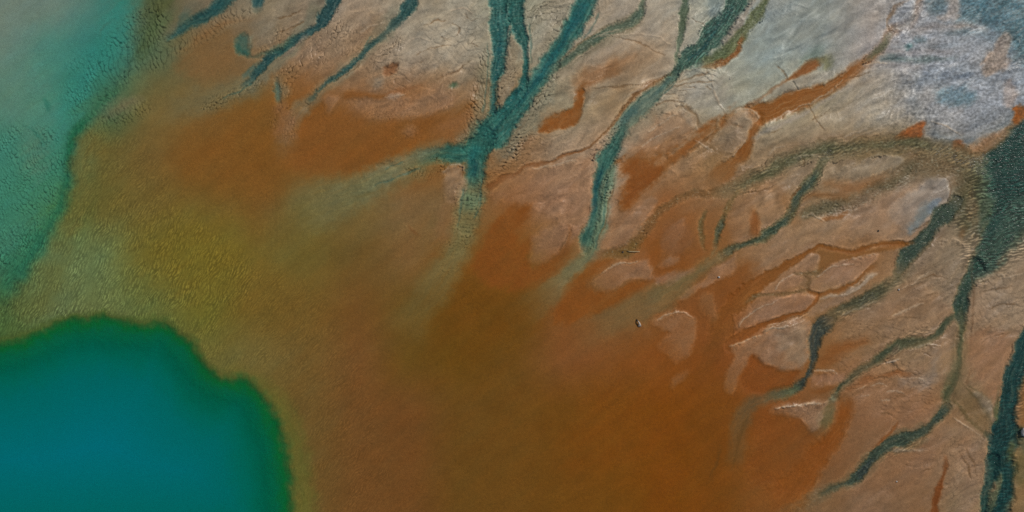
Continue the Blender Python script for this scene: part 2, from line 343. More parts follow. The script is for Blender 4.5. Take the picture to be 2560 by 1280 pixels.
# tributary
S((120,112,88), .6, 9, [(1600,50,36),(1530,80,36),(1460,125,36),(1400,170,30)])
S((80,94,76), .9, 5, [(1622,-60,18),(1608,0,16),(1603,30,22),(1575,58,20),(1532,72,18),(1496,92,26),(1468,112,22),(1430,140,14),(1405,160,18),(1386,172,22,.8),(1370,185,22,.5)], dz=-.05, tag=STREAM, speck=.6)
S((56,82,70), .5, 5, [(1604,22,12),(1596,40,10),(1560,62,8,.3),(1490,94,14),(1470,104,12,.4),(1400,162,14)])
S((96,84,58), .6, 2.5, [(1392,158,2,.5),(1430,122,3),(1465,98,3),(1500,72,3),(1530,62,2,.4)], dz=-.02)

# ================================================================ second big stream
S((124,120,102), .6, 16, [(1700,180,50),(1640,250,60),(1580,310,64),(1540,360,60),(1520,430,50),(1505,520,50),(1480,620,50)], speck=.3)
S((66,84,64), .85, 4, [(1722,-50,18),(1716,0,16),(1706,55,15),(1698,100,12),(1693,140,12),(1690,160,10,.5)], dz=-.06, tag=STREAM, speck=.4)
S((48,80,68), .95, 6, [(1866,-60,64),(1842,0,52),(1808,55,48),(1775,100,52),(1738,138,46),(1708,162,28),(1686,185,24),(1662,208,18)], dz=-.1, tag=STREAM, speck=.6)
P((96,112,112), .7, 10, [(1775,-20),(1812,-20),(1800,30),(1780,40),(1768,20)])
S((34,66,64), .55, 9, [(1835,10,18),(1790,72,18),(1755,120,20),(1730,142,16,.4)])
S((104,118,112), .7, 6, [(1728,172,10,.6),(1752,165,22),(1738,180,14),(1712,196,16,.5)], speck=.5)
S((92,110,94), .9, 7, [(1690,182,20),(1655,215,28),(1620,250,36),(1588,280,40),(1560,310,44),(1545,340,44)], dz=-.06, tag=STREAM, speck=.1)
S((54,84,80), .75, 5, [(1680,190,10,.8),(1658,212,9),(1636,238,8,.5),(1605,258,8,.4),(1588,278,18),(1570,290,18),(1552,312,14,.7)])
S((42,86,76), .97, 7, [(1560,308,14,.4),(1548,340,24,.8),(1532,372,34),(1512,402,38),(1500,440,32),(1492,485,22),(1486,525,22),(1480,560,26),(1470,595,30),(1460,622,26,.8)], dz=-.1, tag=STREAM, speck=.06)
S((28,74,76), .7, 6, [(1503,425,12),(1494,455,16),(1488,485,12,.8),(1484,510,12),(1478,540,12,.4)])
S((86,112,88), .85, 10, [(1536,400,10,.7),(1526,440,24),(1514,480,30),(1502,530,26),(1494,590,24),(1470,640,30,.8),(1440,672,36,.6),(1400,710,46,.35),(1350,750,60,.2),(1300,790,70,.1)])
S((118,108,72), .5, 14, [(1470,650,30),(1430,690,46),(1380,730,60,.6)])
S((84,90,52), .85, 6, [(1932,-60,22),(1914,0,20),(1900,28,20),(1880,52,22),(1860,80,26),(1836,108,34),(1808,138,36),(1778,156,30),(1752,160,22,.6)], dz=-.05, tag=STREAM, speck=.7)
S((56,78,60), .5, 6, [(1914,0,12),(1900,25,12,.6),(1870,66,8,.2),(1800,130,20,.8),(1775,146,20,.8)])
S((137,130,116), .9, 5, [(1885,-10,14,.8),(1868,30,16),(1838,70,20),(1806,112,14)], dz=.02)
S((128,76,36), .85, 5, [(1858,92,10,.6),(1850,112,14),(1838,132,14),(1815,152,16),(1780,166,14,.7),(1750,170,8,.4)], dz=-.02)

# sand sheets between
P((151,144,130), .65, 34, [(1730,190),(1790,172),(1826,235),(1796,268),(1745,268),(1706,245)])
S((122,94,64), .45, 26, [(1650,110,60),(1600,160,70),(1520,175,60),(1470,185,50)])
S((130,88,52), .6, 18, [(1600,130,20,.4),(1530,170,30),(1470,195,36),(1440,225,30)])
P((124,72,28), .95, 6, [(1345,326),(1362,302),(1395,282),(1430,266),(1444,240),(1448,222),(1462,224),(1460,250),(1452,284),(1434,310),(1400,322)], dz=-.03)
S((126,80,40), .8, 7, [(1446,228,14),(1458,212,18),(1478,208,10,.6),(1520,190,14,.5),(1560,172,16,.3)], dz=-.02)
S((118,82,48), .8, 4, [(1680,182,6,.4),(1620,212,10),(1570,262,8),(1530,310,6),(1492,352,5),(1474,372,4)], dz=-.02)
S((130,100,66), .5, 8, [(1660,195,16),(1600,225,14,.7),(1540,220,8,.5),(1480,222,6,.3)])
S((114,72,38), .9, 4, [(1218,472,10,.8),(1250,452,14),(1290,432,12),(1312,414,10),(1350,412,9),(1382,405,7),(1420,386,6),(1455,376,5),(1480,366,4,.5)], dz=-.03)
S((120,80,46), .55, 8, [(1216,490,16),(1250,484,12),(1290,482,8,.4)])
P((139,107,79), .75, 16, [(1300,428),(1400,405),(1470,400),(1480,450),(1472,520),(1450,590),(1400,560),(1330,520),(1240,500),(1225,480)], dz=.02)
P((121,70,27), .88, 16, [(1208,596),(1238,552),(1285,520),(1322,516),(1318,552),(1296,582),(1300,600),(1328,596),(1326,628),(1318,650),(1332,664),(1370,640),(1432,606),(1412,648),(1372,690),(1300,720),(1230,715),(1188,680),(1192,634)])
P((137,103,75), .85, 11, [(1332,590),(1400,560),(1445,570),(1430,610),(1380,640),(1345,655),(1322,650),(1330,620)], dz=.02)
S((112,72,36), .6, 6, [(1422,560,4,.5),(1426,590,9),(1418,618,14),(1395,640,16,.6)])

# ================================================================ orange channels, middle right
LO = (122, 72, 28)
P((122,74,32), .88, 15, [(1545,424),(1545,405),(1576,390),(1606,384),(1633,396),(1664,384),(1694,366),(1732,339),(1755,320),(1786,297),(1813,286),(1850,276),(1820,303),(1788,330),(1776,351),(1748,364),(1717,387),(1694,406),(1671,422),(1660,433),(1641,445),(1622,468),(1595,491),(1568,524),(1549,512),(1553,486),(1564,459),(1568,436),(1556,432)], dz=-.012, ragged=1.5)
P((116,64,24), .7, 12, [(1560,420),(1600,400),(1640,410),(1650,430),(1610,470),(1580,500),(1560,505),(1572,450)])
S((128,90,58), .55, 10, [(1633,283,10,.4),(1645,317,20),(1633,337,24),(1614,367,26),(1590,385,20)])
P((137,111,84), .7, 7, [(1648,290),(1692,276),(1718,284),(1733,310),(1728,333),(1690,346),(1655,350),(1650,320)], dz=.02)
S((130,94,62), .5, 8, [(1660,372,14,.6),(1700,345,14),(1735,325,10)])
S((134,94,58), .25, 16, [(1740,310,30,.5),(1690,350,40),(1640,370,30),(1600,400,24,.6)])
S((126,82,40), .6, 16, [(1700,320,16,.5),(1650,370,30),(1590,400,50)])
S(LO, .94, 9, [(2310,-60,22,.9),(2300,0,22,.9),(2290,30,20,.8),(2275,55,20,.7),(2238,72,22,.9),(2218,98,16,.7),(2204,118,16,.3),(2182,142,22,.7),(2150,165,26,.95),(2112,196,34),(2070,222,40),(2020,242,46),(1965,262,54),(1915,278,50),(1885,282,30),(1862,278,20)], dz=-.04)
S((70,78,56), .75, 5, [(2232,82,8,.4),(2216,104,12),(2204,120,18),(2188,132,14),(2165,150,8,.6)], speck=.5, tag=STREAM)
S((92,80,52), .6, 6, [(2285,35,12),(2260,62,10),(2232,70,10)], speck=.3)
S((112,80,46), .85, 3, [(2282,-10,6,.8),(2256,6,6),(2236,18,6),(2226,38,5),(2222,56,5),(2224,76,6)], dz=-.02)
S(LO, .9, 8, [(1900,290,20),(1888,318,22),(1876,345,20),(1862,375,24),(1840,402,30,.85),(1815,425,40,.6),(1780,455,50,.35)], dz=-.03)
S((120,82,48), .85, 4, [(1862,272,8),(1892,252,8),(1925,228,7),(1960,205,6),(1985,190,8)], dz=-.02)
S((124,74,34), .95, 6, [(1968,196,10,.7),(1998,180,16),(2030,160,20),(2052,150,18,.8)], dz=-.02)
P((112,112,76), .7, 9, [(2040,145),(2075,140),(2080,160),(2066,172),(2052,160)])
S((84,106,96), .6, 12, [(1998,162,14,.6),(2035,135,20),(2062,110,20,.5)])
P((139,132,116), .85, 6, [(1876,256),(1920,230),(1958,206),(2000,190),(2060,176),(2085,178),(2050,208),(2010,222),(1960,238),(1910,252)], dz=.02)
S((104,100,84), .8, 1.6, [(1980,204,3),(1988,216,4),(1994,226,3)], dz=-.05)
P((139,118,94), .8, 7, [(1818,300),(1845,280),(1880,276),(1896,288),(1892,306),(1872,330),(1850,366),(1822,384),(1790,370),(1780,350)], dz=.025)
S((112,84,54), .6, 3, [(1822,306,3,.6),(1836,316,4),(1854,320,3)], dz=-.02)
P((141,116,90), .6, 14, [(1560,360),(1600,330),(1680,300),(1740,290),(1730,330),(1660,360),(1590,390)], dz=.015)
S((112,88,60), .7, 4, [(1690,272,3,.4),(1715,268,7),(1732,284,10),(1742,304,12),(1750,318,8,.5)], dz=-.02)
S((150,138,118), .6, 6, [(1706,282,10),(1722,300,12),(1734,320,8,.5)])
P((139,127,108), .5, 40, [(1960,310),(2080,240),(2180,180),(2210,260),(2130,320),(2000,350)], dz=.02)
S((150,142,128), .7, 5, [(1880,345,6,.6),(1930,320,8),(1990,296,8),(2040,268,8),(2100,230,8),(2150,190,8,.6)])
S((128,98,66), .5, 22, [(1940,380,24,.5),(2040,350,20),(2140,345,20),(2240,348,14)])

# ================================================================ salt crust, upper right, wet sky sheen painted into its colour
P((138,144,148), .7, 44, [(2215,50),(2330,-60),(2640,-60),(2640,240),(2545,262),(2520,310),(2450,350),(2330,350),(2300,300),(2240,260),(2260,170)])
P((138,137,130), .5, 40, [(2160,170),(2250,160),(2280,220),(2260,300),(2180,320),(2120,300)])
P((56,90,98), .85, 24, [(2403,-60),(2402,10),(2398,46),(2440,58),(2485,70),(2512,100),(2530,135),(2580,158),(2660,170),(2660,-60)], dz=-.01, speck=.35, wet=.6)
P((78,100,106), .8, 14, [(2325,-40),(2378,-40),(2360,20),(2336,34),(2322,20)], speck=.4)
P((140,130,120), .8, 8, [(2372,-40),(2400,-40),(2398,28),(2386,48),(2350,50),(2345,38),(2366,20)])
S((140,132,124), .7, 12, [(2270,80,14,.4),(2330,68,16),(2400,66,18),(2470,66,14,.7)])
S((66,90,98), .6, 10, [(2365,86,8,.5),(2410,82,12),(2450,84,12,.6),(2490,100,20,.4)], speck=.3)
S((72,94,98), .65, 8, [(2278,102,12,.6),(2300,98,14),(2320,104,10,.4)], speck=.3)
S((48,90,88), .85, 6, [(2264,124,10,.7),(2274,114,14),(2280,120,8,.5)])
S((88,100,104), .5, 10, [(2220,120,14,.6),(2310,122,10),(2400,112,14,.6)])
S((70,90,88), .75, 8, [(2196,150,10,.8),(2240,144,12),(2310,148,12,.9),(2390,146,10,.5)], speck=.3)
S((138,132,128), .7, 10, [(2215,132,10),(2280,128,12),(2380,130,12,.6)])
S((142,136,130), .6, 8, [(2160,162,8),(2200,158,10),(2300,168,12,.7)], dz=.01)
P((140,126,112), .9, 8, [(2504,84),(2520,80),(2530,96),(2522,130),(2520,172),(2490,186),(2456,182),(2462,150),(2468,132),(2488,116)])
S((104,100,94), .5, 5, [(2480,150,10),(2500,132,8),(2515,135,6)])
P((142,130,120), .8, 8, [(2515,210),(2535,205),(2540,250),(2520,268),(2510,250)])
P((74,104,114), .75, 16, [(2345,230),(2375,215),(2415,222),(2440,245),(2415,262),(2380,262),(2350,252)], speck=.4)
S((106,120,130), .5, 24, [(2270,205,30),(2330,195,40),(2400,185,40),(2470,210,40,.7)], speck=.3)
S((112,122,130), .5, 26, [(2480,250,50),(2440,310,50),(2400,330,40)], speck=.35)
S((98,104,104), .5, 16, [(2275,240,30),(2290,280,20),(2270,270,20,.5)])
S((120,110,96), .6, 8, [(2200,185,6,.6),(2150,210,7),(2100,222,8,.4)])
S((100,116,124), .6, 12, [(2320,330,14,.5),(2400,352,16),(2440,345,16,.6)], speck=.3)
P((130,72,32), .95, 6, [(2236,350),(2262,326),(2290,308),(2312,302),(2306,330),(2302,346),(2280,350)])
P((128,76,40), .9, 6, [(2386,352),(2402,352),(2412,368),(2396,380),(2384,370)])
P((134,100,66), .9, 9, [(2404,372),(2440,352),(2462,345),(2520,318),(2536,290),(2540,320),(2505,360),(2470,385),(2430,390)])
P((130,70,22), .95, 6, [(2532,268),(2570,262),(2600,270),(2560,300),(2540,320),(2528,305),(2535,285)])

# ================================================================ dark creek and its feeders, right
S((110,97,70), .7, 12, [(2480,420,50),(2430,402,46),(2370,376,40),(2310,366,34),(2250,362,36),(2170,368,40),(2080,376,38),(2010,386,34),(1955,408,34),(1905,438,34),(1860,460,34),(1825,475,28,.8),(1790,484,20,.6)], dz=-.04, tag=CREEK, speck=.9)
S((60,72,50), .55, 8, [(2330,362,14,.7),(2250,358,14),(2160,366,14,.6),(2060,372,20),(1990,396,20),(1940,420,22),(1900,444,22),(1850,468,16,.6)], speck=.95)
S((118,92,62), .55, 14, [(2260,384,20),(2320,400,40),(2380,430,50),(2430,470,50)])
S((102,88,64), .7, 14, [(2440,440,60),(2360,410,50),(2290,420,50),(2240,452,44),(2190,478,40),(2130,510,36),(2070,522,40),(2015,530,26)], dz=-.02, speck=.7)
S((74,74,54), .65, 8, [(2280,412,22),(2260,440,18,.4),(2200,465,18,.8),(2150,478,14,.4),(2070,520,30,.8),(2030,530,24,.9),(2000,534,16)], speck=.9)
S((112,82,48), .8, 8, [(1790,482,16),(1750,485,16,.8),(1715,492,14),(1680,508,16),(1650,528,20),(1625,556,24),(1605,585,26),(1590,605,30),(1560,628,26),(1520,634,16,.7),(1490,640,12,.4)], dz=-.025, speck=.55)
S((70,70,48), .5, 6, [(1745,474,8,.8),(1725,480,6,.4),(1650,520,6,.3)], speck=.8)
S((96,80,38), .5, 14, [(1600,600,24),(1560,628,24),(1500,645,16,.5)])
S((82,88,64), .85, 6, [(2072,386,24,.6),(2056,410,22,.8),(2042,432,20),(2016,462,26),(1996,490,26),(1984,520,20),(1974,540,22),(1948,562,26),(1918,584,26),(1890,602,18),(1862,612,14),(1832,622,18),(1806,636,20,.7)], dz=-.06, tag=CREEK, speck=.85)
S((28,54,50), .7, 6, [(2040,436,12),(2010,468,14),(1992,498,12,.7),(1974,540,10,.6),(1950,562,16),(1920,582,16),(1880,606,10,.8),(1850,618,9)], speck=.5)
S((106,94,62), .7, 16, [(1815,632,26,.8),(1785,655,30),(1752,682,38),(1710,712,50),(1660,742,62),(1600,772,72,.8),(1540,795,80,.5),(1470,822,90,.25)], dz=-.02)
S((96,94,64), .35, 12, [(1770,650,12,.4),(1745,680,20),(1700,705,30),(1640,730,40),(1590,750,40,.5)])
S((106,88,52), .7, 6, [(1850,475,10,.6),(1828,496,12),(1816,525,14),(1806,550,14)], speck=.7)
S((62,74,56), .85, 5, [(1808,545,8,.6),(1800,562,14),(1790,588,16),(1785,610,12,.6)], dz=-.04, tag=CREEK, speck=.6)
S((88,82,50), .7, 5, [(1764,524,5,.6),(1754,552,8),(1750,580,12),(1754,605,10,.7),(1762,625,8,.4)], dz=-.03, speck=.5)
S((104,92,62), .6, 5, [(1790,612,6),(1778,635,6),(1764,655,6,.5)])
# islands and stains between the feeders
P((132,119,98), .9, 8, [(2075,432),(2098,418),(2135,410),(2160,400),(2205,388),(2242,390),(2256,402),(2240,420),(2205,436),(2160,446),(2110,448)], dz=.03)
S((126,84,46), .6, 12, [(2050,455,16,.5),(2110,470,24),(2170,462,20),(2220,450,14,.5)])
P((139,114,88), .75, 20, [(2000,640),(1960,610),(2000,560),(2080,540),(2180,500),(2270,470),(2330,470),(2330,530),(2290,590),(2230,600),(2120,600)], dz=.025)
P((131,122,110), .92, 8, [(2240,500),(2290,470),(2325,446),(2350,441),(2374,455),(2378,478),(2366,510),(2335,545),(2300,565),(2270,582),(2240,560),(2220,530)], dz=.02)
P((96,110,112), .75, 9, [(2298,520),(2330,500),(2345,512),(2325,540),(2300,560),(2272,580),(2265,565),(2285,548)])
P((114,130,144), .6, 8, [(2322,515),(2338,500),(2352,502),(2340,525),(2326,535)], speck=.5)
S((128,80,36), .6, 14, [(1990,560,14,.4),(1950,480,24,.4),(1880,470,12,.3)])
S((122,70,30), .8, 8, [(1880,520,14,.6),(1888,560,26),(1880,595,20,.6)])
S((112,64,32), .75, 3, [(2002,462,4,.7),(1990,480,6),(1976,500,4,.5)], dz=-.02)
P((134,102,72), .6, 12, [(1840,520),(1870,500),(1872,560),(1860,600),(1830,600),(1826,560)])
P((136,102,72), .75, 10, [(1680,560),(1710,550),(1710,580),(1690,620),(1670,660),(1645,665),(1650,630),(1660,590)], dz=.01)
P((136,106,78), .8, 8, [(1500,590),(1560,555),(1610,500),(1640,500),(1625,540),(1590,590),(1550,620),(1505,625)], dz=.015)
P((122,72,28), .6, 14, [(1610,610),(1650,600),(1700,640),(1730,660),(1700,680),(1640,680)])
S((122,76,36), .75, 5, [(2050,556,6,.5),(2067,549,10),(2105,538,11),(2123,520,9,.6)])
S((114,76,40), .65, 7, [(2006,504,10,.6),(2034,486,14),(2075,492,18),(2128,490,14,.6)])
P((112,98,72), .7, 10, [(2236,690),(2250,640),(2275,640),(2290,670),(2270,700),(2240,720)], speck=.3)
# dark creek
P((18,50,45), .97, 18, [(2680,230),(2590,285),(2545,315),(2505,358),(2475,385),(2462,425),(2470,470),(2482,520),(2470,560),(2455,600),(2440,640),(2425,690),(2470,690),(2500,660),(2515,625),(2540,600),(2575,570),(2680,540)], dz=-.1, tag=CREEK, speck=.2)
P((46,72,58), .6, 16, [(2440,410),(2480,430),(2490,520),(2460,580),(2430,570),(2440,500)], speck=.6)
P((60,78,64), .65, 16, [(2520,510),(2600,480),(2640,560),(2560,590),(2520,620),(2490,660),(2450,680),(2450,620),(2490,580)], speck=.7)
P((70,70,48), .6, 20, [(2400,430),(2440,420),(2456,470),(2440,540),(2420,580),(2400,560),(2405,490)], speck=.6)
S((112,94,68), .7, 9, [(2432,472,14,.7),(2428,520,24),(2436,560,26,.8),(2430,590,20,.5)], speck=.2)
S((126,84,44), .6, 8, [(2408,570,14),(2400,600,14,.6)])
S((34,56,48), .95, 7, [(2392,505,40),(2368,530,44),(2346,552,36),(2326,576,30),(2306,600,32),(2284,622,36),(2266,640,30),(2254,662,22,.7),(2246,680,18,.4)], dz=-.1, tag=CREEK, speck=.35)
S((96,90,66), .75, 9, [(2252,675,26,.8),(2236,702,34),(2208,728,40),(2170,752,44)], speck=.3, dz=-.02)
S((56,62,48), .8, 7, [(2216,716,18,.5),(2196,734,24,.9),(2160,752,28),(2120,768,26),(2090,782,20,.8),(2074,800,22,.6)], dz=-.05, tag=CREEK, speck=.6)
S((112,94,66), .7, 8, [(2140,770,20),(2096,790,30),(2066,812,30)])
S((40,52,52), .95, 6, [(2074,806,22,.7),(2052,820,40),(2038,842,40),(2034,866,28),(2034,892,22),(2030,916,15),(2022,938,14),(2005,958,15),(1985,972,18,.9)], dz=-.06, tag=CREEK, speck=.5)
S((78,92,66), .9, 7, [(2000,962,14),(1978,976,20),(1950,984,22,.8),(1918,990,18,.5)], dz=-.03, tag=CREEK)
S((88,80,58), .7, 12, [(1960,985,20,.8),(1920,992,26),(1885,1005,30),(1862,1024,36,.9),(1850,1060,46,.7),(1844,1110,44,.5),(1836,1170,36,.35)], dz=-.01)
S((84,58,26), .6, 5, [(1866,1040,6,.4),(1852,1090,7),(1842,1130,7),(1826,1180,6,.4)])
S((74,54,28), .5, 5, [(1800,1110,4,.4),(1790,1160,6),(1775,1200,5,.4)])
# lower right feeder P
S((88,86,62), .75, 6, [(2402,780,16,.7),(2380,796,10,.8),(2360,812,16),(2348,826,16),(2330,842,12),(2306,856,18),(2272,860,26),(2246,864,28),(2220,878,28),(2190,902,24),(2162,920,20),(2136,936,18),(2112,956,18),(2096,976,16),(2086,992,18)], dz=-.05, tag=CREEK, speck=.5)
S((40,56,44), .8, 4, [(2398,782,8,.5),(2362,808,13),(2350,824,13,.9),(2320,846,7,.5),(2270,858,16,.6),(2240,866,20,.8),(2212,882,14),(2176,912,13),(2140,932,12),(2106,960,10),(2090,984,9,.7)], speck=.3)
S((110,92,74), .85, 5, [(2226,892,8,.6),(2240,876,16),(2250,872,8,.6)], dz=.02)
S((98,104,84), .85, 6, [(2088,990,14),(2078,1002,22),(2070,1010,16)])
S((96,88,58), .9, 8, [(2074,1008,20),(2066,1034,36),(2058,1060,46),(2050,1078,44,.6)])
S((124,70,26), .9, 13, [(2110,1000,16,.6),(2114,1018,44),(2106,1050,44),(2092,1080,44),(2072,1110,50),(2040,1146,64),(2010,1190,70),(1970,1240,90,.8),(1920,1280,110,.6)], dz=-.02)
P((116,67,26), .7, 22, [(1930,1046),(1965,1040),(1998,1052),(2020,1074),(2050,1092),(2060,1110),(2030,1160),(2000,1210),(1960,1240),(1880,1200),(1880,1120),(1905,1070)], dz=-.02)
S((124,70,28), .7, 10, [(2060,880,20,.5),(2130,860,30),(2180,845,24,.5)])
S((118,72,34), .8, 7, [(2040,910,18,.5),(2080,895,30),(2120,880,24,.5)])
S((120,70,32), .8, 6, [(2120,972,14,.6),(2170,950,16),(2200,944,14,.7),(2240,930,16),(2280,938,12,.5)], dz=-.02)
S((116,70,32), .7, 6, [(2024,980,10,.6),(2060,976,16),(2090,960,10,.5)])
S((114,66,30), .8, 4, [(2246,1052,4,.5),(2240,1068,8),(2226,1082,8),(2206,1100,8),(2180,1120,6,.4)], dz=-.015)
P((130,97,69), .5, 30, [(2100,900),(2250,920),(2340,960),(2320,1040),(2230,1060),(2150,1020)])
P((130,118,104), .6, 16, [(2250,950),(2320,930),(2340,870),(2350,900),(2340,960),(2300,975)])
# lower feeder
S((102,92,66), .65, 9, [(2384,1000,10,.6),(2364,1020,26),(2346,1044,32),(2320,1070,34),(2290,1090,44),(2250,1104,48),(2216,1120,40),(2190,1142,38),(2162,1172,36),(2128,1198,30),(2092,1216,26,.9),(2040,1244,28,.7),(1990,1270,30,.5),(1940,1296,30,.4)], dz=-.015, speck=.35)
S((40,60,52), .9, 5, [(2370,1014,10,.7),(2352,1038,18),(2328,1064,14,.8),(2296,1084,22),(2258,1098,28),(2222,1112,24),(2196,1130,22),(2180,1154,24),(2154,1180,24),(2126,1200,18),(2100,1214,12,.7),(2050,1240,10,.4)], dz=-.04, speck=.55, tag=CREEK)
S((32,44,50), .75, 4, [(2190,1150,12,.7),(2168,1172,16),(2142,1190,14,.6)])
S((130,118,100), .7, 6, [(2222,1126,5,.6),(2260,1124,8),(2310,1126,10,.6)], dz=.015)
S((106,58,26), .9, 5, [(2366,1140,5,.4),(2362,1170,9,.8),(2352,1205,14),(2343,1240,18),(2335,1290,22),(2325,1340,24)])
# the stream under the dark mouth
S((28,56,48), .95, 6, [(2440,670,50),(2424,700,36),(2412,725,30),(2404,748,34),(2402,770,36),(2402,790,30,.9),(2404,815,24,.6)], dz=-.1, tag=CREEK, speck=.45)
S((100,86,60), .7, 9, [(2404,800,40),(2402,850,36),(2398,900,36),(2388,950,40),(2376,1000,36)])
S((66,78,54), .6, 7, [(2406,810,16),(2402,850,10,.8),(2400,880,8,.5),(2366,975,18,.7),(2372,1000,14,.7)], speck=.5)
S((86,62,40), .6, 4, [(2434,640,3,.4),(2434,740,3),(2430,820,3,.7),(2424,900,2,.5),(2418,960,3)])
S((92,78,50), .7, 4, [(2384,1000,8),(2408,1030,10),(2430,1056,10),(2456,1080,8),(2470,1092,10)], speck=.25)
S((84,70,44), .65, 3, [(2404,960,5,.6),(2430,985,7),(2452,1010,7),(2470,1040,8),(2486,1075,8)], speck=.2)
S((84,72,46), .65, 3, [(2420,962,6),(2446,980,8),(2470,1004,8),(2486,1032,8),(2494,1058,8)], speck=.25)
P((126,114,94), .8, 8, [(2432,980),(2450,982),(2474,1010),(2486,1050),(2482,1072),(2466,1050),(2446,1010)], dz=.015)
S((94,78,48), .4, 14, [(2400,980,40),(2440,1030,50),(2480,1080,30)])
# lower right creek
S((14,50,50), .97, 8, [(2590,790,26),(2566,850,34),(2548,900,40),(2534,950,42),(2522,1000,50),(2516,1050,58),(2512,1090,66),(2504,1130,76),(2504,1170,64),(2510,1200,50),(2508,1240,50),(2494,1290,56),(2480,1350,60)], dz=-.09, tag=CREEK, speck=.16)
S((24,58,54), .95, 6, [(2484,1150,30),(2474,1190,24),(2466,1230,22),(2458,1290,22),(2450,1350,22)], dz=-.1, tag=CREEK, speck=.25)
S((40,62,56), .8, 5, [(2466,1086,16),(2484,1106,20)], dz=-.05, tag=CREEK, speck=.4)
P((94,92,66), .85, 6, [(2490,1205),(2500,1180),(2505,1200),(2496,1235),(2484,1275),(2468,1300),(2472,1255)], dz=.05)
P((92,90,58), .7, 6, [(2524,1110),(2534,1105),(2536,1130),(2528,1155),(2518,1160)], dz=.03)
S((72,86,56), .6, 5, [(2498,960,6,.5),(2490,1020,10),(2492,1060,10,.7)])
P((124,86,46), .7, 12, [(2556,960),(2600,900),(2660,900),(2660,1080),(2570,1080),(2552,1030)])
P((70,80,62), .7, 10, [(2545,1075),(2600,1070),(2640,1120),(2580,1140),(2545,1120)])
P((92,84,50), .6, 14, [(2540,1130),(2620,1130),(2640,1200),(2560,1220),(2535,1180)], speck=.25)
P((122,94,62), .6, 14, [(2530,1240),(2600,1200),(2660,1300),(2560,1400),(2500,1400)])
P((128,101,77), .6, 20, [(2400,1060),(2440,1100),(2466,1140),(2470,1180),(2450,1240),(2440,1300),(2390,1300),(2400,1200)])
P((140,104,76), .6, 16, [(2420,840),(2490,820),(2530,860),(2510,930),(2490,1000),(2450,960),(2424,920)])
P((136,118,96), .7, 20, [(2440,690),(2500,690),(2560,640),(2660,620),(2660,800),(2540,790),(2470,780),(2440,750)], dz=.03)
P((124,108,86), .8, 10, [(2340,600),(2400,600),(2424,620),(2424,650),(2410,690),(2396,730),(2380,760),(2340,760),(2290,740),(2270,690),(2290,640)], dz=.03)
P((128,102,76), .7, 16, [(2200,750),(2280,700),(2370,760),(2350,800),(2280,830),(2200,840),(2100,860),(2090,820)], dz=.02)

# ================================================================ islands, middle right
P((130,96,66), .6, 20, [(1880,700),(1960,640),(2040,605),(2120,612),(2060,640),(1990,690),(1920,740)])
P((118,79,40), .9, 5, [(2051,612),(2076,619),(2130,627),(2190,622),(2262,602),(2264,612),(2200,634),(2150,642),(2112,652),(2082,668),(2062,682),(2044,678),(2050,652),(2042,634),(2026,634)], ragged=.5)
S((120,74,32), .95, 4, [(2290,602,8,.5),(2255,606,12,.9),(2184,614,12),(2130,627,11),(2076,621,9),(2051,615,10),(2023,629,12),(1987,650,13),(1951,672,18),(1916,694,28),(1885,718,40),(1855,744,54),(1826,774,54,.9),(1800,830,54,.6),(1785,870,50,.2)], dz=-.02)
P((134,104,76), .9, 5, [(1987,665),(2005,648),(2024,636),(2046,636),(2048,656),(2034,674),(2012,681),(1991,678)], dz=.015, ragged=.5)
P((137,106,80), .92, 5, [(2026,714),(2048,686),(2080,665),(2116,650),(2159,640),(2192,638),(2187,653),(2166,674),(2144,692),(2109,710),(2073,723),(2048,730),(2031,724)], dz=.02, ragged=.5)
P((134,103,76), .9, 5, [(1930,725),(1951,704),(1980,687),(2003,692),(2008,704),(1994,717),(1962,725),(1936,730)], dz=.015, ragged=.5)
P((134,101,74), .92, 5, [(1840,822),(1862,790),(1880,769),(1923,751),(1987,736),(2034,736),(2043,743),(2036,756),(2016,773),(1987,780),(1944,791),(1901,805),(1872,818)], dz=.018, ragged=.5)
S((120,76,36), .9, 3, [(2019,725,7,.8),(2048,735,9),(2080,730,8),(2112,717,8),(2137,703,7),(2164,680,7,.7),(2186,664,8,.5)], dz=-.02)
S((118,70,30), .92, 3, [(2048,736,9),(2041,753,8),(2023,771,8),(2005,781,8),(1951,797,10),(1916,811,13),(1880,827,16),(1850,845,22,.9),(1820,866,26,.6)], dz=-.022)
S((108,82,52), .8, 3, [(2014,686,6,.7),(2022,704,8),(2019,725,7)], dz=-.012, speck=.3)
S((104,84,54), .75, 3, [(1984,681,5,.6),(2010,686,6),(2038,682,9),(2056,674,8,.7)], dz=-.012, speck=.7)
S((106,82,50), .8, 3, [(1860,756,9,.5),(1890,741,8),(1916,737,7),(1948,735,7),(1987,733,7),(2016,726,6)], dz=-.014, speck=.5)
S((150,134,114), .85, 4, [(2049,748,6,.6),(2080,740,9),(2108,735,11),(2130,724,12),(2159,709,12),(2176,690,10),(2194,681,7,.6)], dz=.015)
P((136,110,86), .7, 8, [(2040,760),(2080,746),(2130,736),(2110,752),(2070,770),(2040,786),(2020,790)])
P((112,66,26), .6, 16, [(1790,700),(1850,670),(1880,690),(1850,740),(1830,790),(1795,800),(1800,740)])
P((120,82,52), .6, 10, [(1660,560),(1700,552),(1730,580),(1720,620),(1680,640),(1650,610)])
P((132,98,70), .8, 6, [(1645,662),(1662,648),(1690,640),(1697,646),(1684,660),(1656,672)], dz=.012)
P((135,102,76), .85, 6, [(1766,684),(1801,662),(1836,648),(1812,678),(1786,708),(1768,698)], dz=.012)
for q in ([(1916,818),(1951,807),(1994,797),(2023,782)], [(1905,829),(1951,818),(1987,811)], [(1965,832),(2000,820)]):
    CREST(q, 3, .5)
    RILL([(x, y + 5) for x, y in q], 2.5, .45)
P((122,70,28), .4, 16, [(1740,690),(1800,670),(1880,650),(1900,690),(1850,740),(1790,760),(1740,740)])
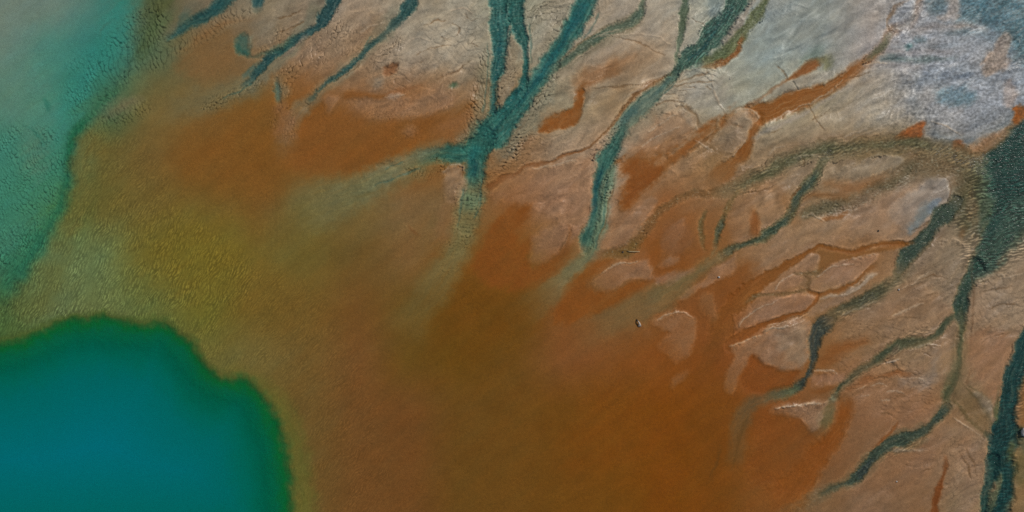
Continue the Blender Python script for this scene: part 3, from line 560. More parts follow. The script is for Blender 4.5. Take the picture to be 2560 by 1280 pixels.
P((134,106,80), .9, 8, [(1824,862),(1876,846),(1930,826),(1980,800),(2020,806),(2026,830),(2018,866),(2014,904),(1990,924),(1950,922),(1905,906),(1884,886),(1866,908),(1848,945),(1836,984),(1818,982),(1814,952),(1824,920),(1836,888)], dz=.025)
P((130,114,92), .6, 14, [(1950,830),(2010,815),(2016,870),(2005,910),(1970,900),(1950,870)])
P((118,66,26), .85, 8, [(1868,912),(1884,888),(1905,908),(1950,926),(1992,928),(1984,956),(1950,975),(1900,985),(1866,975),(1850,950)], dz=-.015)
P((131,94,62), .9, 8, [(1624,804),(1655,784),(1700,780),(1728,792),(1738,820),(1736,855),(1722,880),(1704,895),(1686,906),(1668,892),(1642,872),(1652,852),(1672,832),(1644,822)], dz=.02)
S((128,86,50), .8, 7, [(1616,828,16,.8),(1618,840,18,.8)], dz=.01)
S((126,84,48), .8, 7, [(1722,924,6,.6),(1702,945,16),(1682,966,20)], dz=.012)
P((124,86,52), .8, 8, [(1748,740),(1776,738),(1788,766),(1796,796),(1786,816),(1768,796),(1748,772)], dz=.012)
P((136,104,76), .8, 7, [(1842,640),(1815,654),(1768,688),(1722,724),(1700,748),(1712,752),(1752,726),(1800,700),(1836,678)], dz=.015)
S((108,66,26), .5, 14, [(1800,790,20),(1790,840,26),(1770,900,40),(1750,960,40,.5)])
P((133,100,72), .9, 9, [(1480,704),(1500,682),(1538,662),(1595,648),(1624,658),(1634,690),(1616,702),(1576,698),(1545,720),(1512,728),(1488,720)], dz=.02)
P((124,70,24), .8, 12, [(1480,655),(1530,652),(1480,690),(1480,722),(1520,730),(1580,704),(1620,706),(1560,750),(1480,790),(1400,810),(1390,780),(1420,720)])
P((140,110,88), .6, 8, [(1640,690),(1700,680),(1740,670),(1720,690),(1660,710)])
P((138,110,84), .85, 8, [(1925,1020),(1960,1008),(2060,1004),(2062,1030),(2046,1066),(2030,1076),(2000,1050),(1965,1036),(1932,1034)], dz=.03)
P((142,110,88), .6, 10, [(2030,940),(2090,930),(2120,940),(2090,958),(2040,965)])
# ================================================================ scarps catching the sun, that light and some salt painted on the edges
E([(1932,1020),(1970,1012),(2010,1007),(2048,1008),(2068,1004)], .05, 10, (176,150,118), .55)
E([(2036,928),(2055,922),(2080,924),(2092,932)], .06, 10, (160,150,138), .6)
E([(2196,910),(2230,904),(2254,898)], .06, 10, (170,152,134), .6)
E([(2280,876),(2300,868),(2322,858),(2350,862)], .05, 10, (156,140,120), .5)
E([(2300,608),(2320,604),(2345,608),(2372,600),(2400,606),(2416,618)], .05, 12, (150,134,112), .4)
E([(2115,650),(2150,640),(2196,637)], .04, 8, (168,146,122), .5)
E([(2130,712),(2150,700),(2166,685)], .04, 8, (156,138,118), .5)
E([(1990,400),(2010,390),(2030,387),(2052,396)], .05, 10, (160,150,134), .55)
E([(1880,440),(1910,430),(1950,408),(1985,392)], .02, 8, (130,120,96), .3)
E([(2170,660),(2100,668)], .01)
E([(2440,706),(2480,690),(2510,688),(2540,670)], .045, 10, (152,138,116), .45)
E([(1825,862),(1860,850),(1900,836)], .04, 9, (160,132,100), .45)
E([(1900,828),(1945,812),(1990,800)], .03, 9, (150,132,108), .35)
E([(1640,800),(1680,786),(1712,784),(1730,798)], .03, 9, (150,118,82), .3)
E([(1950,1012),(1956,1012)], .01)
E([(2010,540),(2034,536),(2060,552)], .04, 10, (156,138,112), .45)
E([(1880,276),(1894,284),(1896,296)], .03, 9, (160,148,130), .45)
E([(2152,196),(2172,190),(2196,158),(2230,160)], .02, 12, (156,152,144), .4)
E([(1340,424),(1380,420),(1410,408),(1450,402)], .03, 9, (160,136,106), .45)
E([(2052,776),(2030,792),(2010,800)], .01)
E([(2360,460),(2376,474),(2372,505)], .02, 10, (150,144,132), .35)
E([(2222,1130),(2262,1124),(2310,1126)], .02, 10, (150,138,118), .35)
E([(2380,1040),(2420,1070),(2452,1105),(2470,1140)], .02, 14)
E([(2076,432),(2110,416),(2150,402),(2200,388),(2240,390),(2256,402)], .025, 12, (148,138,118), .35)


# ================================================================ fine crests and rills, traced one by one
for q in ([(1272,62),(1268,100),(1276,150)], [(1895,318),(1950,290),(2000,270),(2045,250),(2080,225),(2110,195)], [(2160,160),(2190,155),(2215,158)],
          [(1840,279),(1880,275),(1896,288),(1890,306)], [(1705,284),(1722,280),(1735,295),(1742,325)], [(1780,190),(1790,235),(1800,260),(1814,280)],
          [(2110,345),(2150,325),(2180,305)], [(2122,350),(2165,330),(2200,318)], [(1920,388),(1940,368),(1985,362)], [(2100,735),(2138,726),(2163,700),(2185,685)],
          [(2250,725),(2290,700),(2320,680)], [(2500,700),(2530,690),(2565,680)], [(2098,792),(2150,770),(2195,754)], [(2385,1045),(2430,1075),(2460,1105)],
          [(1985,398),(2010,388),(2035,387),(2055,397)], [(2000,540),(2030,535),(2050,548),(2066,560)], [(1820,863),(1870,847),(1900,838)], [(1910,832),(1950,819),(2010,805)],
          [(2190,911),(2230,906),(2250,896)], [(2275,879),(2310,863),(2335,857),(2352,862)], [(2036,929),(2058,923),(2082,925),(2094,934)], [(1936,1020),(1972,1012),(2012,1007),(2050,1009)],
          [(2230,790),(2270,770),(2310,760)], [(2180,965),(2204,960),(2222,966)], [(2214,985),(2240,978),(2262,984)], [(2200,1004),(2226,1000)], [(2252,948),(2284,944),(2312,952)],
          [(2140,972),(2170,962)], [(2150,992),(2176,988)], [(1640,800),(1668,786),(1705,783),(1730,796)], [(1500,684),(1540,662),(1596,649)], [(1330,420),(1380,418),(1412,404),(1448,401)],
          [(1105,432),(1128,412),(1150,408),(1160,420)], [(960,244),(1000,240),(1010,235)], [(1060,170),(1080,160),(1098,156)], [(1480,95),(1520,80),(1570,66)], [(1500,90),(1560,84),(1640,92),(1676,112)],
          [(1420,165),(1450,140),(1490,118)], [(1660,60),(1690,40)], [(1550,250),(1600,225),(1650,190)], [(1620,330),(1660,300),(1690,285)], [(1600,370),(1640,340),(1700,318)],
          [(2330,300),(2370,320),(2400,340)], [(1740,350),(1770,372),(1800,386)], [(1830,390),(1850,368),(1862,345)], [(2440,706),(2476,690),(2510,688)], [(1120,30),(1150,24),(1180,36)],
          [(1010,110),(1040,96),(1080,100)], [(900,80),(930,66),(960,60)], [(2040,690),(2085,670),(2135,657)], [(1935,728),(1952,703),(1986,686)], [(1850,818),(1876,782),(1945,750)]):
    CREST(q)
for q in ([(1690,205),(1730,195),(1780,180)], [(1684,217),(1740,206),(1790,205)], [(1690,232),(1715,229),(1726,236)], [(1764,214),(1780,222)], [(1712,219),(1740,221)], [(1682,248),(1700,250)],
          [(1640,262),(1680,256),(1720,262)], [(1650,240),(1690,238)], [(1725,45),(1760,62)], [(1940,160),(1962,185),(1972,202)], [(2020,262),(2035,290),(2062,328)], [(2085,205),(2150,186),(2176,180)],
          [(2005,395),(2012,405),(2004,411)], [(1855,483),(1895,481),(1925,471),(1946,455)], [(1540,440),(1526,500),(1510,560),(1500,600)], [(1435,560),(1420,592),(1398,632)],
          [(2340,442),(2365,446),(2379,470),(2371,502)], [(2275,577),(2300,566),(2322,556)], [(2450,728),(2490,725),(2532,715)], [(2350,605),(2352,616)], [(2200,1030),(2222,1036),(2242,1046)],
          [(2280,890),(2306,882),(2330,892)], [(2170,950),(2200,944),(2236,946)], [(2190,972),(2214,972)], [(2240,990),(2270,988)], [(2130,985),(2158,978)], [(1480,222),(1520,220),(1560,214),(1612,212)],
          [(1535,93),(1562,95),(1602,110),(1660,136)], [(1130,60),(1150,70),(1144,86)], [(1160,40),(1180,52),(1196,48)], [(1100,90),(1124,96)], [(1060,60),(1090,50),(1110,54)], [(1180,100),(1196,116)],
          [(700,80),(740,66),(764,48)], [(690,46),(720,40),(756,28)], [(830,200),(880,176),(910,150)], [(1040,140),(1080,120),(1130,110)], [(1030,170),(1060,150)], [(1090,200),(1140,178),(1180,150)],
          [(2458,860),(2480,840),(2520,836)], [(2470,770),(2500,760),(2540,764)], [(2300,700),(2330,690),(2370,700)], [(2310,740),(2350,735)], [(2220,800),(2260,790),(2300,795)],
          [(1600,230),(1560,268),(1520,318),(1486,360)], [(1790,330),(1760,352),(1720,378)], [(2030,300),(2080,270)], [(1930,330),(1960,320)], [(2400,1130),(2420,1160),(2430,1200)], [(2414,1120),(2434,1150),(2444,1190)],
          [(2300,1180),(2330,1170)], [(2260,1160),(2290,1168)]):
    RILL(q)
S((56,66,46), .75, 5, [(2404,770,16,.7),(2406,800,14),(2402,840,9,.8),(2400,880,9),(2396,920,8,.6),(2384,956,12,.7),(2370,985,16,.9),(2366,1010,14,.7)], dz=-.02, speck=.3)
# braided side threads of the streams
for q in ([(1216,110),(1222,160),(1218,220),(1206,280)], [(1322,60),(1326,110),(1330,160)], [(1420,60),(1392,110),(1362,160),(1330,210)], [(1500,30),(1480,70),(1450,105)],
          [(1050,420),(1000,436),(940,462)], [(1010,404),(960,425)], [(1205,450),(1200,500),(1186,550)], [(1160,470),(1150,520),(1140,570)], [(1520,440),(1512,500),(1504,560),(1490,620)],
          [(1640,215),(1600,250),(1570,285)], [(1690,205),(1664,232),(1630,262)], [(730,110),(700,136),(668,166)], [(930,90),(900,130),(862,165)], [(640,200),(600,226),(560,246)], [(470,50),(440,86),(420,110)]):
    S((52,88,80), .5, 2.5, [(p[0], p[1], 4.5 if i % 2 else 3) for i, p in enumerate(q)], dz=-.02)
for q in ([(1350,190),(1316,232),(1272,284),(1232,330)], [(1442,48),(1410,98),(1376,150)], [(1250,60),(1250,120),(1240,200)], [(1190,400),(1186,440)], [(1500,430),(1492,480),(1484,530)], [(1800,60),(1766,110),(1720,150)]):
    S((20,64,68), .5, 3, [(p[0], p[1], 6) for p in q])
    S((92,122,106), .4, 2.5, [(p[0] + 11, p[1] + 6, 4) for p in q])

# ================================================================ ripple fields
R([(330,20),(420,20),(400,110),(330,190),(260,270),(200,310),(185,250),(240,140),(290,70)], 10.4, 152, 0.026, 1, 22, 0.3, jag=1.2, seed=1)
R([(180,130),(250,150),(240,230),(180,300),(150,250)], 7.2, 150, .02, 1, 22, .2, seed=2)
R([(-150,310),(60,320),(160,340),(160,480),(120,560),(50,660),(-150,720)], 8, 148, .028, 1, 26, .26, seed=3)
R([(400,100),(470,80),(540,40),(600,20),(640,30),(590,60),(500,110),(430,150),(370,180)], 10.4, 160, 0.02, 1, 14, 0.22, seed=4)
R([(200,310),(240,300),(330,245),(380,280),(280,330),(220,360)], 8.8, 150, .02, .8, 16, .18, seed=5)
R([(500,280),(520,250),(580,225),(640,200),(660,215),(600,245),(545,270)], 8, 30, .03, 1, 10, .32, seed=6)
R([(660,90),(720,70),(740,88),(690,125),(650,145)], 8.8, 20, 0.022, .9, 12, 0.16, seed=7)
R([(810,60),(860,40),(880,80),(830,120),(780,150),(740,190),(720,250),(690,190),(740,140)], 8.8, 25, 0.024, 1, 14, 0.16, seed=8)
R([(860,70),(900,60),(900,120),(840,150),(800,170),(760,200),(780,150)], 8, 35, .022, .9, 16, .14, seed=9)
R([(680,260),(720,262),(740,300),(730,350),(700,360),(675,320)], 8, 20, .026, .9, 14, .16, seed=10)
R([(950,120),(1000,90),(1010,120),(960,150),(930,170)], 8, 30, .03, .9, 10, .2, seed=11)
R([(1320,10),(1420,0),(1420,50),(1390,90),(1340,150),(1325,100)], 10.4, 60, 0.022, 1, 14, 0.2, seed=12)
R([(1200,130),(1230,150),(1215,230),(1195,290),(1160,340),(1130,360),(1160,300)], 8.8, 140, .03, 1, 12, .3, seed=13)
R([(1255,160),(1295,150),(1290,190),(1265,230),(1240,250)], 8, 60, .032, .9, 8, .3, seed=14)
R([(1345,200),(1395,190),(1380,240),(1350,300),(1320,350),(1290,400),(1240,440),(1220,440),(1250,380),(1300,320),(1330,260)], 9.6, 78, 0.03, 1, 10, 0.3, jag=1.2, seed=15)
R([(1290,340),(1340,330),(1360,390),(1290,420),(1240,440)], 9.6, 80, .02, .8, 14, .28, seed=16)
R([(1020,420),(1070,390),(1130,390),(1110,430),(1060,450)], 8, 30, .026, 1, 12, .3, seed=17)
R([(1150,470),(1180,455),(1215,440),(1215,510),(1190,560),(1160,600),(1130,560),(1140,500)], 8.8, 85, .018, .9, 14, .26, seed=18)
R([(1130,560),(1190,560),(1170,650),(1110,690),(1100,640)], 8, 80, .014, .8, 16, .16, seed=19)
R([(1540,310),(1570,290),(1530,360),(1490,400),(1470,385),(1510,340)], 8, 70, .034, 1, 8, .22, seed=20)
R([(1530,390),(1545,390),(1535,460),(1515,520),(1500,500),(1515,440)], 7.2, 85, .03, 1, 7, .3, seed=21)
R([(1690,180),(1750,160),(1800,170),(1780,230),(1700,290),(1640,290),(1660,240)], 13.6, 92, 0.02, 1, 16, 0.13, jag=1.3, seed=22)
R([(820,90),(1000,60),(1180,20),(1200,140),(1100,200),(960,230),(900,180)], 17.6, 110, .012, .7, 30, 0.05, jag=1.5, seed=23)
R([(1100,0),(1230,0),(1230,60),(1180,120),(1090,100)], 14.4, 70, 0.012, .8, 20, 0.09, jag=1.4, seed=24)
R([(900,260),(1020,250),(1110,240),(1130,270),(1020,310),(930,300)], 7.2, 30, .016, .8, 12, 0.06, seed=25)
R([(1000,325),(1050,320),(1050,350),(1010,350)], 8, 40, .018, .8, 10, 0.06, seed=26)
R([(2080,900),(2260,900),(2340,960),(2300,1040),(2170,1010),(2110,980)], 12.8, 100, .011, .9, 22, .04, jag=1.5, seed=27)
R([(2360,1100),(2420,1090),(2460,1150),(2440,1280),(2350,1280)], 10.4, 70, .014, .8, 22, 0.05, jag=1.4, seed=28)
R([(2420,700),(2560,680),(2600,820),(2440,830)], 15.2, 100, .016, .7, 22, 0.05, jag=1.5, seed=29)
R([(2290,650),(2400,640),(2390,760),(2280,760)], 11.2, 60, .012, .7, 22, 0.05, jag=1.4, seed=30)
R([(1920,1015),(2060,1010),(2040,1060),(1960,1030)], 7.2, 80, .012, .8, 10, 0.05, seed=31)
R([(2130,800),(2320,800),(2300,850),(2120,860)], 11.2, 100, .012, .7, 16, 0.05, jag=1.4, seed=32)
# fine wave ripples under the shallow yellow water, caustics painted as pale dashes
R([(-150,560),(100,560),(250,500),(500,560),(640,700),(560,830),(640,950),(720,1050),(780,1300),(690,1340),(640,1000),(500,880),(420,820),(150,830),(-150,880)], 5.8, 24, .013, 1, 50, .42, kind='dash', jag=.4, seed=40)
R([(180,330),(330,330),(450,480),(500,560),(250,560),(170,520)], 5.6, 38, .008, .8, 40, .3, kind='dash', jag=.4, seed=41)
R([(560,640),(760,700),(900,900),(980,1300),(720,1300),(700,1050),(620,920)], 5.6, 36, .006, .8, 60, .26, kind='dash', jag=.4, seed=42)
R([(-150,760),(250,770),(420,790),(480,870),(560,940),(640,960),(710,1080),(730,1300),(700,1300),(680,1090),(620,980),(540,960),(440,860),(380,830),(200,830),(-150,900)], 5.8, 26, .014, 1, 14, .4, kind='dash', jag=.4, seed=43)
# wavelet glints painted as pale dashes on the creek and stream beds
R([(2420,380),(2480,400),(2600,300),(2620,560),(2500,680),(2420,700),(2390,560),(2420,480)], 7.5, 80, .02, 1, 20, .95, kind='dash', jag=.8, seed=44)
R([(1240,-20),(1310,-20),(1310,90),(1250,120),(1232,60)], 8, 80, .014, .9, 12, .22, kind='dash', jag=1, seed=45)
R([(2500,990),(2560,900),(2580,820),(2600,900),(2550,1050),(2545,1150),(2520,1290),(2450,1300),(2470,1200),(2480,1110)], 8, 75, .015, .8, 12, .7, kind='dash', jag=.8, seed=46)
R([(1830,460),(1930,400),(2050,360),(2250,345),(2420,380),(2400,430),(2260,385),(2080,395),(1960,430),(1850,485)], 8, 70, .02, 1, 14, .6, kind='dash', jag=.9, seed=47)
R([(1990,500),(2040,430),(2075,390),(2060,440),(2000,520),(1950,575),(1850,630),(1800,640),(1880,595)], 7, 60, .015, 1, 8, .5, kind='dash', jag=.9, seed=48)
R([(2100,770),(2220,700),(2250,720),(2120,800),(2060,830),(2050,810)], 7, 70, .015, 1, 10, .5, kind='dash', jag=.9, seed=49)
R([(1770,30),(1830,0),(1860,30),(1760,140),(1700,190),(1690,170),(1740,110)], 8, 40, .016, 1, 10, .6, kind='dash', jag=.9, seed=50)
R([(2150,1160),(2220,1100),(2330,1060),(2360,1020),(2370,1040),(2300,1110),(2200,1160),(2120,1220)], 7, 60, .015, 1, 10, .5, kind='dash', jag=.9, seed=51)
R([(2060,1010),(2120,940),(2240,855),(2350,800),(2360,820),(2250,890),(2140,950),(2090,1000)], 7, 60, .015, 1, 8, .5, kind='dash', jag=.9, seed=52)
R([(2370,0),(2560,0),(2560,170),(2500,110),(2400,60)], 8, 60, .01, .8, 20, .3, kind='dash', jag=1, seed=53)
#SHAPES_END

# ================================================================ the deep pool, lower left
S((92,98,44), .7, 26, [(560,935,30,.4),(620,955,40,.8),(670,990,50),(712,1050,54),(738,1130,60),(748,1220,70),(752,1330,80)])
pool_pts = [(-400,880),(-60,866),(10,858),(52,848),(92,832),(150,812),(205,801),(255,796),(310,807),(360,812),(405,808),(425,818),(446,836),(472,856),(494,886),(516,918),(540,942),(570,948),(604,952),(640,974),(668,1010),(690,1056),(706,1100),(716,1160),(722,1220),(726,1290),(730,1400),(-400,1400)]
sl, sd = poly_sd(pool_pts, 30)
d = -sd
dd = d + 7 * perlin(X[sl] / 40, Y[sl] / 40, 61) + 5 * perlin(X[sl] / 14, Y[sl] / 14, 62)
keys = [(-26, None), (-10, (76,94,46)), (0, (40,90,44)), (12, (8,90,44)), (30, (0,91,60)), (62, (0,92,70)), (140, (0,95,90)), (320, (0,101,110)), (560, (0,105,121))]
sub = bed[sl]
a = sstep(-26, -4, dd)[..., None]
target = np.zeros_like(sub)
kd = [k[0] for k in keys[1:]]
# the halo is broader on the right bank than on the upper bank
wide = 1.0 + 0.12 * sstep(420, 560, X[sl]) * sstep(840, 960, Y[sl])
de = np.where(dd > 0, dd / wide, dd)
for ch in range(3):
    target[..., ch] = np.interp(de, kd, [k[1][ch] for k in keys[1:]])
bed[sl] = sub + (target - sub) * a
Z[sl] -= 0.10 * sstep(-20, 14, d) + 1.7 * sstep(0, 170, d) * np.clip(d / 170, 0, 1)
TAG[sl] = np.where(d > -16, POOL, TAG[sl])

# ================================================================ natural variation of the mud
dist_out = np.maximum(np.maximum(-300 - X, X - 2860), np.maximum(-300 - Y, Y - 1580)).clip(0)
OUT = sstep(0, 900, dist_out); INN = (dist_out <= 0).astype(np.float32)
plain = np.where((X < 300)[..., None], np.array((104, 98, 62), np.float32), np.array((132, 112, 88), np.float32))
bed += (plain - bed) * OUT[..., None]
SPECK *= INN; Z *= (1 - OUT); TAG = np.where(OUT > 0.02, 0, TAG)
wetcol = bed.copy()                      # colour carried by the water itself
an = math.radians(-38)
U = X * math.cos(an) + Y * math.sin(an); V = -X * math.sin(an) + Y * math.cos(an)
streak = fbm(U / 150, V / 26, 4, 201)
mott = fbm(X / 55, Y / 55, 5, 211)
fine = fbm(X / 7, Y / 7, 2, 221)
deep = (TAG == POOL)
k = np.where(deep, 0.25, 1.0).astype(np.float32) * INN
bed *= (1 + k * (0.055 * streak + 0.06 * mott + 0.05 * fine))[..., None]
# iron-stained patches drift a little redder, silty ones greyer
hue = fbm(U / 90, V / 40, 4, 231) * k
bed[..., 0] *= 1 + 0.03 * hue; bed[..., 1] *= 1 - 0.012 * hue; bed[..., 2] *= 1 - 0.06 * hue
# salt crust grain in the upper right
crust = sstep(2080, 2330, X) * sstep(420, 300, Y) * (1 - sstep(330, 420, Y)) * INN
bed *= (1 + crust * (0.42 * fbm(X / 8, Y / 6, 3, 241) + 0.22 * fbm(X / 46, Y / 13, 4, 245)))[..., None]
# pale specks along the feeders: sun glints painted in, some salt grains
grain = perlin(X / 6.5, Y / 4.2, 251) + 0.5 * perlin(X / 3.2, Y / 2.6, 253) + 0.45 * perlin(X / 16, Y / 16, 252)
gm = SPECK * sstep(0.36, 0.7, grain)
dk = SPECK * sstep(0.25, 0.65, -grain)
bed += (np.where((TAG == CREEK)[..., None], np.array((156, 158, 134), np.float32), np.array((168, 172, 150), np.float32)) - bed) * (0.68 * gm)[..., None]
bed *= (1 - 0.42 * dk)[..., None]
feeder = 0.16 * (TAG == CREEK) * sstep(2470, 2400, X) * INN
bed += (np.array((74, 70, 46), np.float32) - bed) * feeder[..., None]
SPECK = np.maximum(SPECK, 0.7 * sstep(.05, .15, feeder))
waterlit = sstep(0.02, 0.12, (TAG >= 3) * np.clip(-Z, 0, 1))
bed *= (1 + waterlit * (0.30 * fbm(X / 9, Y / 7, 2, 255) + 0.16 * fbm(X / 30, Y / 30, 2, 256)))[..., None]
Z += 0.010 * gm - 0.010 * dk
# relief
Z += INN * 0.030 * fbm(X / 160, Y / 160, 3, 261) + INN * 0.007 * fbm(U / 40, V / 16, 3, 265) + INN * 0.0022 * fbm(X / 8, Y / 8, 2, 269)
calm = 0.24 + 0.66 * sstep(-.1, .4, fbm(UF / 260, VF / 150, 3, 321)) * (0.55 + 0.45 * sstep(560, 380, Y))
sand0 = INN * sstep(44, 84, bed[..., 2]) * (TAG == 0) * sstep(300, 900, X + Y * 0.2)
sand = calm * sand0 * sstep(300, 900, X + Y * 0.2)
rid = 1 - np.abs(perlin(U / 34 + 0.8 * perlin(X / 40, Y / 40, 301), V / 13, 302)) * 2.2
rid2 = 1 - np.abs(perlin(X / 17, Y / 12, 303)) * 2.4
pat = sstep(-.2, .35, perlin(X / 120, Y / 120, 304))
uf2 = UF / 62 + 0.7 * perlin(X / 90, Y / 90, 311); vf2 = VF / 24 + 0.6 * perlin(X / 50, Y / 50, 312)
fold = 1 - np.abs(perlin(uf2, vf2, 313) + 0.35 * perlin(uf2 * 2, vf2 * 2, 314)) * 2.0
fold = np.clip(fold, -.4, 1)
crk = np.clip(1 - np.abs(perlin(X / 26 + .6 * perlin(X / 14, Y / 14, 316), Y / 19 + .6 * perlin(X / 14, Y / 14, 317), 315)) * 9, 0, 1)
crkm = sand * sstep(.0, .35, perlin(X / 95, Y / 95, 318))
Z += sand * (0.020 * np.clip(rid, 0, 1) ** 3 * pat + 0.012 * np.clip(rid2, 0, 1) ** 4 * (1 - pat) + 0.006 * fbm(X / 11, Y / 9, 2, 306) + 0.030 * fold ** 2 * np.sign(fold))
bed *= (1 + sand0 * (0.07 * (fold - .35) + 0.10 * fbm(UF / 130, VF / 30, 3, 319)))[..., None]
swell = fbm(UF / 120 + .5 * perlin(X / 110, Y / 110, 341), VF / 36 + .5 * perlin(X / 80, Y / 80, 342), 2, 343)
Z += 0.11 * sand0 * (swell - 0.5 * np.abs(swell))
Z -= 0.010 * crk * crkm
bed *= (1 - 0.16 * crk * crkm)[..., None]
WET = np.maximum(WET, 0.75 * sand0 * sstep(-.15, .4, fbm(UF / 140, VF / 50, 3, 331)))
pebbly = perlin(X / 5, Y / 5, 281)

# ---------------------------------------------------------------- to linear albedo
ILLUM = np.array((0.80, 0.866, 0.92), np.float32)     # light falling on level ground
def to_lin(c):
    c = np.clip(c, 0, 255) / 255.0
    return np.where(c <= 0.04045, c / 12.92, ((c + 0.055) / 1.055) ** 2.4).astype(np.float32)
albedo = np.maximum(to_lin(bed) - np.array((.003, .002, .005), np.float32), 0.0005) / ILLUM
walbedo = to_lin(wetcol) / ILLUM * 1.17

ZW = -0.05                               # level of the standing water
depth = (ZW - Z)
op = np.zeros((H, W), np.float32)
op = np.where(TAG == POOL, 0.94 * (1 - np.exp(-np.maximum(depth, 0) * 5.5)), op)
op = np.where(TAG == LAGOON, 0.30 * (1 - np.exp(-np.maximum(depth, 0) * 9)), op)
op = np.where(TAG >= 3, 0.12 * (1 - np.exp(-np.maximum(depth, 0) * 14)), op).astype(np.float32)
lim = np.minimum(op, 0.45)
albedo = np.where((depth > 0)[..., None], 1.05 * albedo / (1 - lim)[..., None], albedo)
albedo = np.clip(albedo, 0.0, 0.85)

# ---------------------------------------------------------------- meshes
def sheet(name, mask, z, attrs, mat):
    idx = np.full((H, W), -1, np.int64)
    cell = mask[:-1, :-1] & mask[1:, :-1] & mask[:-1, 1:] & mask[1:, 1:]
    used = np.zeros((H, W), bool)
    used[:-1, :-1] |= cell; used[1:, :-1] |= cell; used[:-1, 1:] |= cell; used[1:, 1:] |= cell
    n = int(used.sum()); idx[used] = np.arange(n)
    co = np.stack([wx(X[used]), wy(Y[used]), z[used]], 1).astype(np.float32)
    q = np.stack([idx[1:, :-1][cell], idx[1:, 1:][cell], idx[:-1, 1:][cell], idx[:-1, :-1][cell]], 1).astype(np.int32)
    me = bpy.data.meshes.new(name)
    me.vertices.add(n); me.vertices.foreach_set('co', co.ravel())
    me.loops.add(q.size); me.loops.foreach_set('vertex_index', q.ravel())
    me.polygons.add(len(q)); me.polygons.foreach_set('loop_start', np.arange(0, q.size, 4, dtype=np.int32))
    me.update(calc_edges=True)
    me.polygons.foreach_set('use_smooth', np.ones(len(q), bool))
    for an_, (kind, arr) in attrs.items():
        if kind == 'C':
            at = me.attributes.new(an_, 'FLOAT_COLOR', 'POINT')
            c4 = np.ones((n, 4), np.float32); c4[:, :3] = arr[used]
            at.data.foreach_set('color', c4.ravel())
        else:
            at = me.attributes.new(an_, 'FLOAT', 'POINT'); at.data.foreach_set('value', arr[used].astype(np.float32))
    me.materials.append(mat)
    o = bpy.data.objects.new(name, me); col.objects.link(o)
    o['kind'] = 'structure'
    return o

def newmat(name):
    m = bpy.data.materials.new(name); m.use_nodes = True
    nt = m.node_tree; nt.nodes.clear()
    out = nt.nodes.new('ShaderNodeOutputMaterial')
    return m, nt, out
def N(nt, t, **kw):
    n = nt.nodes.new(t)
    for k_, v_ in kw.items():
        if k_.startswith('i_'): n.inputs[k_[2:].replace('_', ' ')].default_value = v_
        else: setattr(n, k_, v_)
    return n

# mud
mud, nt, out = newmat('mud')
L = nt.links.new
at = N(nt, 'ShaderNodeAttribute', attribute_name='albedo')
wt = N(nt, 'ShaderNodeAttribute', attribute_name='wet')
geo = N(nt, 'ShaderNodeNewGeometry')
g1 = N(nt, 'ShaderNodeTexNoise', i_Scale=26.0, i_Detail=3.0, i_Roughness=0.75); L(geo.outputs['Position'], g1.inputs['Vector'])
g2 = N(nt, 'ShaderNodeTexNoise', i_Scale=6.0, i_Detail=5.0, i_Roughness=0.65); L(geo.outputs['Position'], g2.inputs['Vector'])
mr = N(nt, 'ShaderNodeMapRange'); mr.inputs['From Min'].default_value = 0.25; mr.inputs['From Max'].default_value = 0.75
mr.inputs['To Min'].default_value = 0.62; mr.inputs['To Max'].default_value = 1.38; L(g1.outputs[0], mr.inputs['Value'])
mr2 = N(nt, 'ShaderNodeMapRange'); mr2.inputs['From Min'].default_value = 0.25; mr2.inputs['From Max'].default_value = 0.75
mr2.inputs['To Min'].default_value = 0.92; mr2.inputs['To Max'].default_value = 1.08; L(g2.outputs[0], mr2.inputs['Value'])
mm = N(nt, 'ShaderNodeMath', operation='MULTIPLY'); L(mr.outputs[0], mm.inputs[0]); L(mr2.outputs[0], mm.inputs[1])
vm = N(nt, 'ShaderNodeVectorMath', operation='SCALE'); L(at.outputs['Color'], vm.inputs[0]); L(mm.outputs[0], vm.inputs['Scale'])
bp = N(nt, 'ShaderNodeBump', i_Strength=0.35, i_Distance=0.02); L(g1.outputs[0], bp.inputs['Height'])
pr = N(nt, 'ShaderNodeBsdfPrincipled'); pr.inputs['Specular IOR Level'].default_value = 0.14
rr = N(nt, 'ShaderNodeMapRange'); rr.inputs['To Min'].default_value = 0.62; rr.inputs['To Max'].default_value = 0.30
sp = N(nt, 'ShaderNodeMath', operation='MULTIPLY_ADD'); L(wt.outputs['Fac'], sp.inputs[0]); sp.inputs[1].default_value = 0.35; sp.inputs[2].default_value = 0.14
L(sp.outputs[0], pr.inputs['Specular IOR Level']); L(wt.outputs['Fac'], rr.inputs['Value']); L(rr.outputs[0], pr.inputs['Roughness'])
L(vm.outputs[0], pr.inputs['Base Color']); L(bp.outputs[0], pr.inputs['Normal'])
L(pr.outputs[0], out.inputs['Surface'])

